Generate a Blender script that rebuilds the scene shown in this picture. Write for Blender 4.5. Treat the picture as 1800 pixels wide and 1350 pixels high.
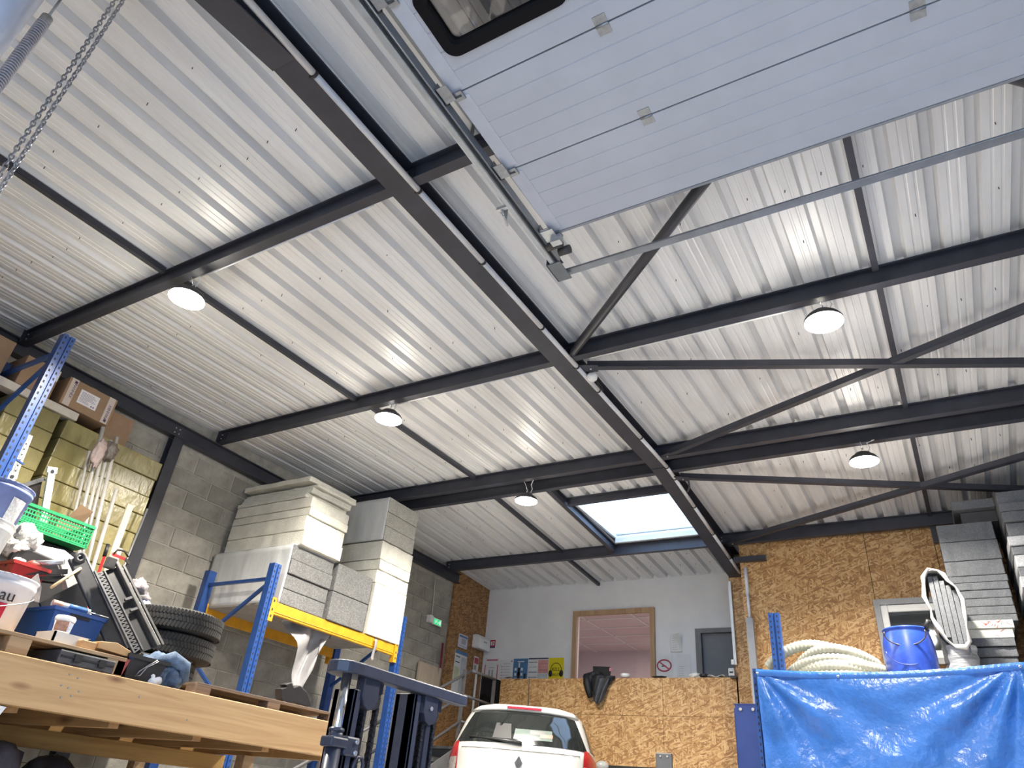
import bpy, bmesh, math, random
from mathutils import Vector, Matrix, noise

random.seed(7)
for o in list(bpy.data.objects):
    bpy.data.objects.remove(o)
S = bpy.context.scene
C = S.collection
R = math.radians

# ------------------------------------------------------------------ camera
def camera():
    yaw, pit, rol = R(-33.10), R(31.38), R(5.685)
    fw = Vector((math.sin(yaw)*math.cos(pit), math.cos(yaw)*math.cos(pit), math.sin(pit)))
    r0 = Vector((math.cos(yaw), -math.sin(yaw), 0))
    u0 = r0.cross(fw)
    r = math.cos(rol)*r0 + math.sin(rol)*u0
    u = r.cross(fw)
    cd = bpy.data.cameras.new('camera'); co = bpy.data.objects.new('camera', cd); C.objects.link(co)
    cd.sensor_width = 36; cd.lens = 36*1245/1800; cd.clip_start = .05; cd.clip_end = 200
    m = Matrix(((r.x, u.x, -fw.x, 0), (r.y, u.y, -fw.y, 0), (r.z, u.z, -fw.z, 1.6), (0, 0, 0, 1)))
    co.matrix_world = m
    S.camera = co
camera()

# ------------------------------------------------------------------ world / exposure
W = bpy.data.worlds.new('world'); S.world = W; W.use_nodes = True
bg = W.node_tree.nodes['Background']
bg.inputs[0].default_value = (0.47, 0.67, 1.0, 1); bg.inputs[1].default_value = 4.3
S.view_settings.view_transform = 'Standard'; S.view_settings.look = 'None'
S.view_settings.gamma = 1.0; S.view_settings.exposure = 0.32
S.view_settings.use_curve_mapping = False

# ------------------------------------------------------------------ materials
MATS = {}
def mat(name, col, rough=.6, metal=0., var=.12, scale=8., bump=0., bscale=40., spec=.5, rnd=0., coord='Object', stretch=(1,1,1), emit=None, estr=0.):
    if name in MATS: return MATS[name]
    m = bpy.data.materials.new(name); m.use_nodes = True
    nt = m.node_tree; n = nt.nodes; l = nt.links
    b = n['Principled BSDF']
    b.inputs['Roughness'].default_value = rough; b.inputs['Metallic'].default_value = metal
    b.inputs['Specular IOR Level'].default_value = spec
    tc = n.new('ShaderNodeTexCoord'); mp = n.new('ShaderNodeMapping'); mp.inputs['Scale'].default_value = stretch
    l.new(tc.outputs[coord], mp.inputs[0])
    nz = n.new('ShaderNodeTexNoise'); nz.inputs['Scale'].default_value = scale; nz.inputs['Detail'].default_value = 5; nz.inputs['Roughness'].default_value = .65
    l.new(mp.outputs[0], nz.inputs['Vector'])
    rp = n.new('ShaderNodeValToRGB')
    d = [max(0, c*(1-var*1.6)) for c in col]; u = [min(1, c*(1+var)) for c in col]
    rp.color_ramp.elements[0].color = (*d, 1); rp.color_ramp.elements[1].color = (*u, 1)
    rp.color_ramp.elements[0].position = .3; rp.color_ramp.elements[1].position = .7
    l.new(nz.outputs['Fac'], rp.inputs[0])
    out = rp.outputs[0]
    if rnd:
        oi = n.new('ShaderNodeObjectInfo'); hs = n.new('ShaderNodeHueSaturation'); mr = n.new('ShaderNodeMapRange')
        mr.inputs['To Min'].default_value = 1-rnd; mr.inputs['To Max'].default_value = 1+rnd
        l.new(oi.outputs['Random'], mr.inputs[0]); l.new(mr.outputs[0], hs.inputs['Value']); l.new(out, hs.inputs['Color'])
        out = hs.outputs[0]
    l.new(out, b.inputs['Base Color'])
    if bump:
        n2 = n.new('ShaderNodeTexNoise'); n2.inputs['Scale'].default_value = bscale; n2.inputs['Detail'].default_value = 4
        l.new(mp.outputs[0], n2.inputs['Vector'])
        bp = n.new('ShaderNodeBump'); bp.inputs['Strength'].default_value = bump; bp.inputs['Distance'].default_value = .01
        l.new(n2.outputs['Fac'], bp.inputs['Height']); l.new(bp.outputs[0], b.inputs['Normal'])
    if emit:
        b.inputs['Emission Color'].default_value = (*emit, 1); b.inputs['Emission Strength'].default_value = estr
    MATS[name] = m
    return m

def osb_mat(name, c1, c2, c3):
    if name in MATS: return MATS[name]
    m = bpy.data.materials.new(name); m.use_nodes = True
    nt = m.node_tree; n = nt.nodes; l = nt.links; b = n['Principled BSDF']; b.inputs['Roughness'].default_value = .6
    tc = n.new('ShaderNodeTexCoord')
    sx = n.new('ShaderNodeSeparateXYZ'); l.new(tc.outputs['Object'], sx.inputs[0])
    a_ = n.new('ShaderNodeMath'); a_.operation = 'ADD'; l.new(sx.outputs[0], a_.inputs[0]); l.new(sx.outputs[1], a_.inputs[1])
    cb = n.new('ShaderNodeCombineXYZ'); l.new(a_.outputs[0], cb.inputs[0]); l.new(sx.outputs[2], cb.inputs[1])
    nz = n.new('ShaderNodeTexNoise'); nz.inputs['Scale'].default_value = 9; nz.inputs['Detail'].default_value = 2
    l.new(cb.outputs[0], nz.inputs['Vector'])
    mx = n.new('ShaderNodeMix'); mx.data_type = 'VECTOR'; mx.factor_mode = 'UNIFORM'; mx.inputs[0].default_value = .05
    l.new(cb.outputs[0], mx.inputs[4]); l.new(nz.outputs['Color'], mx.inputs[5])
    cols = []
    for k, (ang, sz) in enumerate(((.35, (.075, .013, 1)), (1.5, (.065, .012, 1)), (2.5, (.07, .014, 1)))):
        mp = n.new('ShaderNodeMapping'); mp.vector_type = 'TEXTURE'
        mp.inputs['Scale'].default_value = sz; mp.inputs['Rotation'].default_value = (0, 0, ang)
        l.new(mx.outputs[1], mp.inputs[0])
        v = n.new('ShaderNodeTexVoronoi'); v.voronoi_dimensions = '2D'; v.inputs['Scale'].default_value = 1.
        l.new(mp.outputs[0], v.inputs['Vector'])
        sp = n.new('ShaderNodeSeparateColor'); l.new(v.outputs['Color'], sp.inputs[0]); cols.append(sp)
    cur = cols[2].outputs[1]
    for k in (1, 0):
        st = n.new('ShaderNodeMath'); st.operation = 'GREATER_THAN'; st.inputs[1].default_value = .58
        l.new(cols[k].outputs[0], st.inputs[0])
        mm = n.new('ShaderNodeMix'); mm.data_type = 'FLOAT'
        l.new(st.outputs[0], mm.inputs[0]); l.new(cur, mm.inputs[2]); l.new(cols[k].outputs[1], mm.inputs[3]); cur = mm.outputs[0]
    class _A: pass
    ad = _A(); ad.outputs = [cur]
    rp = n.new('ShaderNodeValToRGB'); e = rp.color_ramp.elements
    e[0].color = (*c1, 1); e[0].position = .12; e[1].color = (*c3, 1); e[1].position = .9
    q = e.new(.5); q.color = (*c2, 1)
    l.new(ad.outputs[0], rp.inputs[0]); l.new(rp.outputs[0], b.inputs['Base Color'])
    bp = n.new('ShaderNodeBump'); bp.inputs['Strength'].default_value = .25; bp.inputs['Distance'].default_value = .004
    l.new(ad.outputs[0], bp.inputs['Height']); l.new(bp.outputs[0], b.inputs['Normal'])
    MATS[name] = m; return m

def eps_mat(name, c1, c2, scale=90):
    if name in MATS: return MATS[name]
    m = bpy.data.materials.new(name); m.use_nodes = True
    nt = m.node_tree; n = nt.nodes; l = nt.links; b = n['Principled BSDF']; b.inputs['Roughness'].default_value = .75
    tc = n.new('ShaderNodeTexCoord'); v = n.new('ShaderNodeTexVoronoi'); v.inputs['Scale'].default_value = scale
    l.new(tc.outputs['Object'], v.inputs['Vector'])
    sp = n.new('ShaderNodeSeparateColor'); l.new(v.outputs['Color'], sp.inputs[0])
    rp = n.new('ShaderNodeValToRGB'); rp.color_ramp.elements[0].color = (*c1, 1); rp.color_ramp.elements[1].color = (*c2, 1)
    rp.color_ramp.elements[0].position = .3; rp.color_ramp.elements[1].position = 1.
    l.new(sp.outputs[0], rp.inputs[0])
    nz = n.new('ShaderNodeTexNoise'); nz.inputs['Scale'].default_value = 5; nz.inputs['Detail'].default_value = 6
    l.new(tc.outputs['Object'], nz.inputs['Vector'])
    mr = n.new('ShaderNodeMapRange'); mr.inputs['From Min'].default_value = .3; mr.inputs['From Max'].default_value = .7; mr.inputs['To Min'].default_value = .82; mr.inputs['To Max'].default_value = 1.08
    l.new(nz.outputs['Fac'], mr.inputs[0])
    hs = n.new('ShaderNodeHueSaturation'); l.new(rp.outputs[0], hs.inputs['Color']); l.new(mr.outputs[0], hs.inputs['Value'])
    l.new(hs.outputs[0], b.inputs['Base Color'])
    bp = n.new('ShaderNodeBump'); bp.inputs['Strength'].default_value = .35; bp.inputs['Distance'].default_value = .004
    l.new(v.outputs['Distance'], bp.inputs['Height']); l.new(bp.outputs[0], b.inputs['Normal'])
    MATS[name] = m; return m

def wood_mat(name, c1, c2, axis='Y', scale=3., rough=.6):
    if name in MATS: return MATS[name]
    m = bpy.data.materials.new(name); m.use_nodes = True
    nt = m.node_tree; n = nt.nodes; l = nt.links; b = n['Principled BSDF']; b.inputs['Roughness'].default_value = rough
    tc = n.new('ShaderNodeTexCoord'); mp = n.new('ShaderNodeMapping')
    s = {'X': (.25, 5, 5), 'Y': (5, .25, 5), 'Z': (5, 5, .25)}[axis]
    mp.inputs['Scale'].default_value = s
    l.new(tc.outputs['Object'], mp.inputs[0])
    nz = n.new('ShaderNodeTexNoise'); nz.inputs['Scale'].default_value = scale; nz.inputs['Detail'].default_value = 8; nz.inputs['Roughness'].default_value = .6; nz.inputs['Distortion'].default_value = 1.2
    l.new(mp.outputs[0], nz.inputs['Vector'])
    rp = n.new('ShaderNodeValToRGB'); rp.color_ramp.elements[0].color = (*c1, 1); rp.color_ramp.elements[1].color = (*c2, 1)
    rp.color_ramp.elements[0].position = .32; rp.color_ramp.elements[1].position = .62
    l.new(nz.outputs['Fac'], rp.inputs[0])
    # knots
    mk = n.new('ShaderNodeMapping'); mk.inputs['Scale'].default_value = {'X': (1.4, 5, 5), 'Y': (0, 2.2, 7), 'Z': (5, 5, 1.4)}[axis]
    l.new(tc.outputs['Object'], mk.inputs[0])
    v = n.new('ShaderNodeTexVoronoi'); v.inputs['Scale'].default_value = 1.1; l.new(mk.outputs[0], v.inputs['Vector'])
    kr = n.new('ShaderNodeValToRGB'); kr.color_ramp.elements[0].color = (.25, .12, .08, 1); kr.color_ramp.elements[1].color = (1, 1, 1, 1)
    kr.color_ramp.elements[0].position = .03; kr.color_ramp.elements[1].position = .17
    l.new(v.outputs['Distance'], kr.inputs[0])
    mu = n.new('ShaderNodeMix'); mu.data_type = 'RGBA'; mu.blend_type = 'MULTIPLY'; mu.inputs[0].default_value = .75
    l.new(rp.outputs[0], mu.inputs[6]); l.new(kr.outputs[0], mu.inputs[7]); l.new(mu.outputs[2], b.inputs['Base Color'])
    bp = n.new('ShaderNodeBump'); bp.inputs['Strength'].default_value = .15; bp.inputs['Distance'].default_value = .005
    l.new(nz.outputs['Fac'], bp.inputs['Height']); l.new(bp.outputs[0], b.inputs['Normal'])
    MATS[name] = m; return m

def glass_mat(name, col=(1, 1, 1), rough=.0, mixc=.12):
    if name in MATS: return MATS[name]
    m = bpy.data.materials.new(name); m.use_nodes = True
    nt = m.node_tree; n = nt.nodes; l = nt.links
    n.remove(n['Principled BSDF'])
    t = n.new('ShaderNodeBsdfTransparent'); t.inputs[0].default_value = (*col, 1)
    g = n.new('ShaderNodeBsdfGlossy'); g.inputs['Roughness'].default_value = rough; g.inputs[0].default_value = (.9, .9, .9, 1)
    f = n.new('ShaderNodeFresnel'); f.inputs[0].default_value = 1.5
    ad = n.new('ShaderNodeMath'); ad.operation = 'ADD'; ad.inputs[1].default_value = mixc; ad.use_clamp = True
    l.new(f.outputs[0], ad.inputs[0])
    mx = n.new('ShaderNodeMixShader'); l.new(ad.outputs[0], mx.inputs[0]); l.new(t.outputs[0], mx.inputs[1]); l.new(g.outputs[0], mx.inputs[2])
    l.new(mx.outputs[0], n['Material Output'].inputs[0])
    MATS[name] = m; return m

def milky_mat(name):
    m = bpy.data.materials.new(name); m.use_nodes = True
    nt = m.node_tree; n = nt.nodes; l = nt.links
    n.remove(n['Principled BSDF'])
    t = n.new('ShaderNodeBsdfTransparent'); t.inputs[0].default_value = (.95, .98, 1, 1)
    d = n.new('ShaderNodeBsdfTranslucent'); d.inputs[0].default_value = (.92, .95, .95, 1)
    mx = n.new('ShaderNodeMixShader'); mx.inputs[0].default_value = .35
    l.new(t.outputs[0], mx.inputs[1]); l.new(d.outputs[0], mx.inputs[2]); l.new(mx.outputs[0], n['Material Output'].inputs[0])
    return m

STEEL = mat('anthracite_steel', (.038, .041, .056), .45, .0, .15, 6, .05, 60)
DECKM = mat('white_steel_sheet', (.74, .745, .755), .40, .05, .10, 1.6, .06, 2.2, stretch=(3, .35, 3))
GALV = mat('galvanised_steel', (.50, .52, .54), .35, .7, .12, 20)
BLACKP = mat('black_plastic', (.018, .018, .020), .45, 0, .2, 10, .05, 30)
DARKG = mat('dark_grey_plastic', (.07, .07, .075), .5, 0, .25, 12, .08, 40)
WHITEP = mat('white_plastic', (.80, .80, .78), .4, 0, .05, 8)
OSB = osb_mat('osb_board', (.31, .15, .05), (.49, .27, .098), (.66, .425, .20))
OSBD = osb_mat('osb_board_aged', (.19, .088, .03), (.31, .155, .055), (.42, .235, .10))
EPSW = eps_mat('white_foam', (.72, .70, .60), (.80, .78, .70))
EPSG = eps_mat('grey_foam', (.115, .115, .115), (.20, .20, .195), 120)
EPSGR = eps_mat('grey_foam_cool', (.10, .108, .12), (.145, .152, .165), 140)
FILM = mat('white_wrap_film', (.66, .67, .66), .32, 0, .08, 6, .5, 14, stretch=(1, 1, .12))
BLOCKM = mat('concrete_block', (.33, .315, .275), .9, 0, .18, 5, .6, 60, rnd=.16)
MORTAR = mat('mortar', (.42, .40, .35), .95, 0, .15, 9, .5, 50)
RACKB = mat('rack_blue', (.016, .062, .235), .35, 0, .12, 12)
RACKY = mat('rack_orange', (.62, .30, .015), .4, 0, .12, 9)
WALLW = mat('white_wall_paint', (.78, .78, .77), .7, 0, .04, 2.5)
YELF = mat('yellow_wrapped_board', (.30, .26, .105), .28, 0, .16, 3, .55, 9, rnd=.12, stretch=(1, 2.5, 1))
CARD = mat('cardboard', (.31, .20, .12), .75, 0, .08, 6)
WOODL = wood_mat('pine_beam', (.44, .255, .11), (.60, .385, .19), 'Y')
WOODX = wood_mat('pine_joist', (.28, .15, .06), (.42, .25, .10), 'X')
WOODP = wood_mat('pallet_wood', (.26, .16, .08), (.44, .30, .17), 'Y')
WOODD = wood_mat('weathered_pallet_wood', (.10, .065, .045), (.24, .16, .10), 'Y')

# ------------------------------------------------------------------ mesh builder
class MB:
    def __init__(s): s.v = []; s.f = []; s.sm = []
    def add(s, vs, fs, smooth=False):
        k = len(s.v); s.v += [Vector(p) for p in vs]; s.f += [tuple(i+k for i in f) for f in fs]; s.sm += [smooth]*len(fs); return s
    def box(s, a, b):
        x0, y0, z0 = a; x1, y1, z1 = b
        return s.add([(x0, y0, z0), (x1, y0, z0), (x1, y1, z0), (x0, y1, z0), (x0, y0, z1), (x1, y0, z1), (x1, y1, z1), (x0, y1, z1)],
              [(0, 3, 2, 1), (4, 5, 6, 7), (0, 1, 5, 4), (1, 2, 6, 5), (2, 3, 7, 6), (3, 0, 4, 7)])
    def cbox(s, c, d, rot=None):
        m = MB().box((-d[0]/2, -d[1]/2, -d[2]/2), (d[0]/2, d[1]/2, d[2]/2))
        c = Vector(c)
        M_ = rot if rot is not None else Matrix.Identity(3)
        return s.add([M_ @ p + c for p in m.v], m.f)
    def bar(s, A, B, w, h, up=(0, 0, 1), off=(0, 0)):
        A = Vector(A); B = Vector(B); d = (B-A).normalized(); up = Vector(up)
        side = d.cross(up).normalized(); u = side.cross(d).normalized()
        o = side*off[0] + u*off[1]; vs = []
        for P in (A, B):
            for a, b in ((-1, -1), (1, -1), (1, 1), (-1, 1)): vs.append(P+o+side*(a*w/2)+u*(b*h/2))
        return s.add(vs, [(0, 1, 2, 3), (4, 7, 6, 5), (0, 4, 5, 1), (1, 5, 6, 2), (2, 6, 7, 3), (3, 7, 4, 0)])
    def ibeam(s, A, B, depth, bw, tf=.01, tw=.008):
        # A, B on the bottom face
        s.bar(A, B, bw, tf, off=(0, tf/2)); s.bar(A, B, bw, tf, off=(0, depth-tf/2)); s.bar(A, B, tw, depth-2*tf, off=(0, depth/2)); return s
    def angle(s, A, B, w, t=.005, flip=1):
        s.bar(A, B, w, t); s.bar(A, B, t, w, off=(flip*(w/2-t/2), w/2)); return s
    def prism(s, poly, y0, y1, axis='Y'):
        n = len(poly)
        def P(a, b, c): return {'Y': (a, c, b), 'X': (c, a, b), 'Z': (a, b, c)}[axis]
        vs = [P(a, b, y0) for a, b in poly] + [P(a, b, y1) for a, b in poly]
        fs = [tuple(range(n))[::-1], tuple(range(n, 2*n))] + [(i, (i+1) % n, n+(i+1) % n, n+i) for i in range(n)]
        return s.add(vs, fs)
    def tube(s, path, r, n=8, closed=False, caps=True):
        path = [Vector(p) for p in path]; N = len(path)
        rr = r if isinstance(r, (list, tuple)) else [r]*N
        ref = None; vs = []
        for i, p in enumerate(path):
            a = path[(i-1) % N] if (closed or i > 0) else path[i]
            b = path[(i+1) % N] if (closed or i < N-1) else path[i]
            d = (b-a).normalized()
            if ref is None:
                ref = Vector((0, 0, 1)) if abs(d.z) < .9 else Vector((1, 0, 0))
                ref = (ref - d*ref.dot(d)).normalized()
            else:
                ref = (ref - d*ref.dot(d))
                ref = ref.normalized() if ref.length > 1e-6 else d.orthogonal().normalized()
            q = d.cross(ref)
            for k in range(n):
                t = 2*math.pi*k/n; vs.append(p + (ref*math.cos(t)+q*math.sin(t))*rr[i])
        fs = []
        for i in range(N if closed else N-1):
            for k in range(n):
                j = (i+1) % N
                fs.append((i*n+k, i*n+(k+1) % n, j*n+(k+1) % n, j*n+k))
        s.add(vs, fs, True)
        if caps and not closed:
            k0 = len(s.v)-len(vs)
            s.f.append(tuple(k0+k for k in range(n))[::-1]); s.f.append(tuple(k0+(N-1)*n+k for k in range(n))); s.sm += [False, False]
        return s
    def lathe(s, prof, c=(0, 0, 0), n=24, rot=None, a0=0, a1=2*math.pi):
        c = Vector(c); vs = []; full = abs(a1-a0-2*math.pi) < 1e-6
        m = n if full else n+1
        for r, z in prof:
            for k in range(m):
                t = a0+(a1-a0)*k/n; p = Vector((r*math.cos(t), r*math.sin(t), z))
                if rot is not None: p = rot @ p
                vs.append(p+c)
        fs = []
        for i in range(len(prof)-1):
            for k in range(m if full else n):
                fs.append((i*m+k, i*m+(k+1) % m, (i+1)*m+(k+1) % m, (i+1)*m+k))
        return s.add(vs, fs, True)
    def grid(s, fn, nu, nv, smooth=True, closed_u=False):
        vs = [fn(i/nu, j/nv) for j in range(nv+1) for i in range(nu+1)]
        fs = [(j*(nu+1)+i, j*(nu+1)+i+1, (j+1)*(nu+1)+i+1, (j+1)*(nu+1)+i) for j in range(nv) for i in range(nu)]
        return s.add(vs, fs, smooth)
    def mesh(s, name, off=(0, 0, 0)):
        me = bpy.data.meshes.new(name); o = Vector(off)
        me.from_pydata([tuple(p-o) for p in s.v], [], s.f)
        me.polygons.foreach_set('use_smooth', s.sm)
        me.validate(); me.update()
        return me

def link(name, data, parent=None, loc=(0, 0, 0)):
    o = bpy.data.objects.new(name, data); C.objects.link(o); o.location = loc
    if parent is not None: o.parent = parent
    return o
def bevel(o, w, seg=2):
    md = o.modifiers.new('bevel', 'BEVEL'); md.width = w; md.segments = seg; md.limit_method = 'ANGLE'; md.angle_limit = R(40)
def origin(o):
    v = Vector((0, 0, 0))
    while o is not None: v += Vector(o.location); o = o.parent
    return v
def tag(o, label, cat, group=None):
    o['label'] = label; o['category'] = cat
    if group: o['group'] = group
    return o
def thing(name, label, cat, loc, group=None):
    return tag(link(name, None, None, loc), label, cat, group)
def part(name, m, material, parent, bev=0, label=None, kind=None, solid=0):
    me = m.mesh(name, origin(parent)); me.materials.append(material)
    o = link(name, me, parent)
    if solid:
        md = o.modifiers.new('solid', 'SOLIDIFY'); md.thickness = solid
    if bev: bevel(o, bev)
    if label: o['label'] = label
    if kind: o['kind'] = kind
    return o
def solo(name, m, material, label, cat, group=None, bev=0, kind=None, solid=0):
    xs = [p.x for p in m.v]; ys = [p.y for p in m.v]; zs = [p.z for p in m.v]
    b = ((min(xs)+max(xs))/2, (min(ys)+max(ys))/2, min(zs))
    me = m.mesh(name, b); me.materials.append(material); o = link(name, me, None, b)
    if kind: o['kind'] = kind
    if label: tag(o, label, cat, group)
    if solid:
        md = o.modifiers.new('solid', 'SOLIDIFY'); md.thickness = solid
    if bev: bevel(o, bev)
    return o
def struct(name, m, material, bev=0):
    return solo(name, m, material, None, None, kind='structure', bev=bev)
def inst(name, me, parent, loc, rot=None, scale=None):
    o = link(name, me, parent, Vector(loc)-(origin(parent) if parent else Vector((0, 0, 0))))
    if rot: o.rotation_euler = rot
    if scale: o.scale = scale
    return o
def copy_tree(o, parent=None):
    c = o.copy(); C.objects.link(c); c.parent = parent
    for ch in list(o.children): copy_tree(ch, c)
    return c
def text(name, body, size, loc, rot, material, parent, ext=.001, align='CENTER'):
    cu = bpy.data.curves.new(name, 'FONT'); cu.body = body; cu.size = size; cu.extrude = ext; cu.align_x = align; cu.align_y = 'CENTER'
    t = bpy.data.objects.new(name, cu); C.objects.link(t)
    bpy.context.view_layer.update()
    me = bpy.data.meshes.new_from_object(t.evaluated_get(bpy.context.evaluated_depsgraph_get()))
    bpy.data.objects.remove(t)
    me.materials.clear(); me.materials.append(material)
    o = inst(name, me, parent, loc, rot); return o
def nz(p, s=1.): return noise.noise(Vector(p)*s)
def blob(m, c, d, seed=0, amp=.25, nu=28, nv=18, sq=1.0, fq=2.2):
    c = Vector(c)
    def fn(u, v):
        t = u*2*math.pi; ph = (v-.5)*math.pi
        def pw(x): return math.copysign(abs(x)**sq, x)
        p = Vector((pw(math.cos(ph))*pw(math.cos(t)), pw(math.cos(ph))*pw(math.sin(t)), pw(math.sin(ph))))
        q = p*fq+Vector((seed*3.1, seed*1.7, seed*.9))
        k = 1+amp*noise.noise(q)+amp*.6*(1-2*abs(noise.noise(q*2.3)))-amp*.3
        return Vector((p.x*d[0]*k, p.y*d[1]*k, p.z*d[2]*k))+c
    return m.grid(fn, nu, nv)

# roof heights: underside of the sheeting over the ridge line at y = 6.6
RIDGE = 6.6
def zd(y): return 5.056 + (.0245*(y-RIDGE) if y < RIDGE else -.055*(y-RIDGE))

# ================================================================== STRUCTURE
CONC = mat('concrete_floor', (.50, .49, .47), .55, 0, .15, 1.5, .1, 20)
struct('floor', MB().box((-7.2, -9, -.2), (6.4, 14.5, 0)), CONC)
struct('ground_outside', MB().box((-30, -40, -.25), (30, -9, -.02)), mat('yard_asphalt', (.30, .30, .30), .85, 0, .15, .8))

# left wall: mortar backing and separate blocks
wl = struct('wall_left', MB().box((-6.95, -2, 0), (-6.712, 10.5, 5.2)), MORTAR)
rb = random.Random(3)
BL = {}
def block_mesh(L):
    L = round(L, 2)
    if L in BL: return BL[L]
    h = .191; c = .005
    p = [(0, 0), (L, 0), (L, h), (0, h)]
    vs = [(0, a, b) for a, b in p] + [(.012, min(max(a, c), L-c), min(max(b, c), h-c)) for a, b in p]
    m = MB().add(vs, [(0, 1, 5, 4), (1, 2, 6, 5), (2, 3, 7, 6), (3, 0, 4, 7), (4, 5, 6, 7)])
    me = m.mesh('block'); me.materials.append(BLOCKM); BL[L] = me; return me
row = 0
zz = .86
while zz < 4.66:
    y = 2.72 + (.25 if row % 2 else 0)
    while y < 9.14:
        L = min(.491, 9.15-y)
        if L > .08: inst('block', block_mesh(L), wl, (-6.715 + rb.uniform(-.004, .004), y, zz))
        y += .5
    zz += .2; row += 1

# OSB lining at the far end of the left wall
struct('wall_left_osb_lining', MB().box((-6.70, 9.16, 2.3), (-6.655, 10.2, 4.92)), OSBD)
# far walls
wf = struct('wall_far', MB().box((-6.9, 10.16, 2.28), (-5.0, 10.28, 4.92)).box((-5.0, 10.16, 4.38), (-3.76, 10.28, 4.92)).box((-3.76, 10.16, 2.28), (-3.12, 10.28, 4.92)).box((-3.12, 10.16, 4.09), (-2.2, 10.28, 4.92)).box((-5.0, 10.16, 2.28), (-3.76, 10.28, 3.1)).box((-3.12, 10.24, 2.28), (-2.2, 10.28, 4.09)), WALLW)
wo = struct('wall_far_osb', MB().box((-2.12, 8.99, 0), (5.2, 9.06, 5.0)).box((-2.2, 10.28, 0), (5.2, 10.4, 5.0)).box((-2.14, 8.99, 0), (-2.08, 9.7, 4.6)), mat('stud_wall', (.25, .16, .09), .8))  # includes an unseen back wall, added to stop sky light leaking in
struct('wall_far_osb_corner', MB().box((-2.44, 9.5, 0), (-2.13, 9.56, 4.9)), OSB)
def osbp(x0, z0, x1, z1, g=.003):
    p = part('osb_panel', MB().box((x0+g, 8.93, z0+g), (x1-g, 8.99, z1-g)), OSB, wo)
    return p
WX0, WX1, WZ0, WZ1 = -.72, .02, 3.48, 4.15
for a in ((-2.14, 0, -1.2, 2.5), (-1.2, 0, 0, 2.5), (0, 0, 1.25, 2.5), (1.25, 0, 2.5, 2.5), (2.5, 0, 5.2, 2.5), (-2.14, 2.5, -.68, 4.9), (-.68, 2.5, .02, 3.37), (-.68, 4.0, .02, 4.9), (.02, 2.5, 1.25, 4.9), (1.25, 2.5, 2.5, 4.9), (2.5, 2.5, 5.2, 4.9)):
    osbp(*a)
wp = struct('wall_parapet', MB().box((-5.88, 9.56, 2.28), (-2.42, 9.62, 3.33)), mat('stud_wall', (.25, .16, .09)))
for a in ((-5.88, 2.28, -4.65, 3.33), (-4.65, 2.28, -3.4, 2.87), (-4.65, 2.87, -3.4, 3.33), (-3.4, 2.87, -2.42, 3.33), (-3.4, 2.28, -2.42, 2.87)):
    part('osb_panel', MB().box((a[0]+.002, 9.5, a[1]+.002), (a[2]-.002, 9.56, a[3]-.002)), OSB, wp)
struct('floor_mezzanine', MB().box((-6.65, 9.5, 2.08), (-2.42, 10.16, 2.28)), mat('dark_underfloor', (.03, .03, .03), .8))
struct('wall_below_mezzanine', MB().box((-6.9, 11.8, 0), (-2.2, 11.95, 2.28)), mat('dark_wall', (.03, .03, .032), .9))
# office behind the interior window
OFF = mat('office_paint', (.60, .53, .53), .7, 0, .04, 2)
struct('wall_office', MB().box((-7.2, 14.4, 2.28), (-1.8, 14.5, 5.0)).box((-7.3, 10.28, 2.28), (-7.2, 14.5, 5.0)).box((-1.8, 10.28, 2.28), (-1.7, 14.5, 5.0)), OFF)
oc = struct('ceiling_office', MB().box((-7.2, 10.28, 4.75), (-1.8, 14.5, 4.82)), mat('office_ceiling', (.66, .56, .56), .7, 0, .04, 2))
for k in range(6):
    part('ceiling_rail', MB().box((-7.1, 10.6+k*.62, 4.735), (-1.9, 10.63+k*.62, 4.749)), WHITEP, oc)
for k in range(5):
    part('ceiling_rail', MB().box((-6.6+k*.95, 10.4, 4.735), (-6.57+k*.95, 14.4, 4.749)), WHITEP, oc)
struct('floor_office', MB().box((-7.2, 10.28, 2.2), (-1.8, 14.5, 2.28)), CONC)
# right wall and back wall with the open gateway behind the camera
struct('wall_right', MB().box((5.2, -2, 0), (5.4, 10, 5.2)), WALLW)
struct('wall_back', MB().box((-6.95, -1.7, 0), (-1.75, -1.5, 5.1)).box((3.2, -1.7, 0), (5.2, -1.5, 5.1)).box((-1.75, -1.7, 4.15), (3.2, -1.5, 5.1)), WALLW)

# ---- roof
P = .217; X0 = -2.874
SKY = (X0-4*P, X0+2*P, 7.38, 8.72)          # skylight opening x0, x1, y0, y1
xr0, xr1 = X0-18*P, X0+38*P
cm = MB()
for y0, y1 in ((-1.7, RIDGE),):
    cm.add([(xr0, y0, zd(y0)+.08), (xr1, y0, zd(y0)+.08), (xr1, y1, zd(y1)+.08), (xr0, y1, zd(y1)+.08)], [(0, 1, 2, 3)])
    cm.add([(xr0, y0, zd(y0)+.12), (xr1, y0, zd(y0)+.12), (xr1, y1, zd(y1)+.12), (xr0, y1, zd(y1)+.12)], [(3, 2, 1, 0)])
for (a, b, y0, y1) in ((xr0, SKY[0], RIDGE, 10.4), (SKY[1], xr1, RIDGE, 10.4), (SKY[0], SKY[1], RIDGE, SKY[2]), (SKY[0], SKY[1], SKY[3], 10.4)):
    cm.add([(a, y0, zd(y0)+.07), (b, y0, zd(y0)+.07), (b, y1, zd(y1)+.07), (a, y1, zd(y1)+.07)], [(0, 1, 2, 3)])
    cm.add([(a, y0, zd(y0)+.12), (b, y0, zd(y0)+.12), (b, y1, zd(y1)+.12), (a, y1, zd(y1)+.12)], [(3, 2, 1, 0)])
ceil = struct('ceiling', cm, mat('roof_insulation', (.3, .3, .3), .9))
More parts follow.
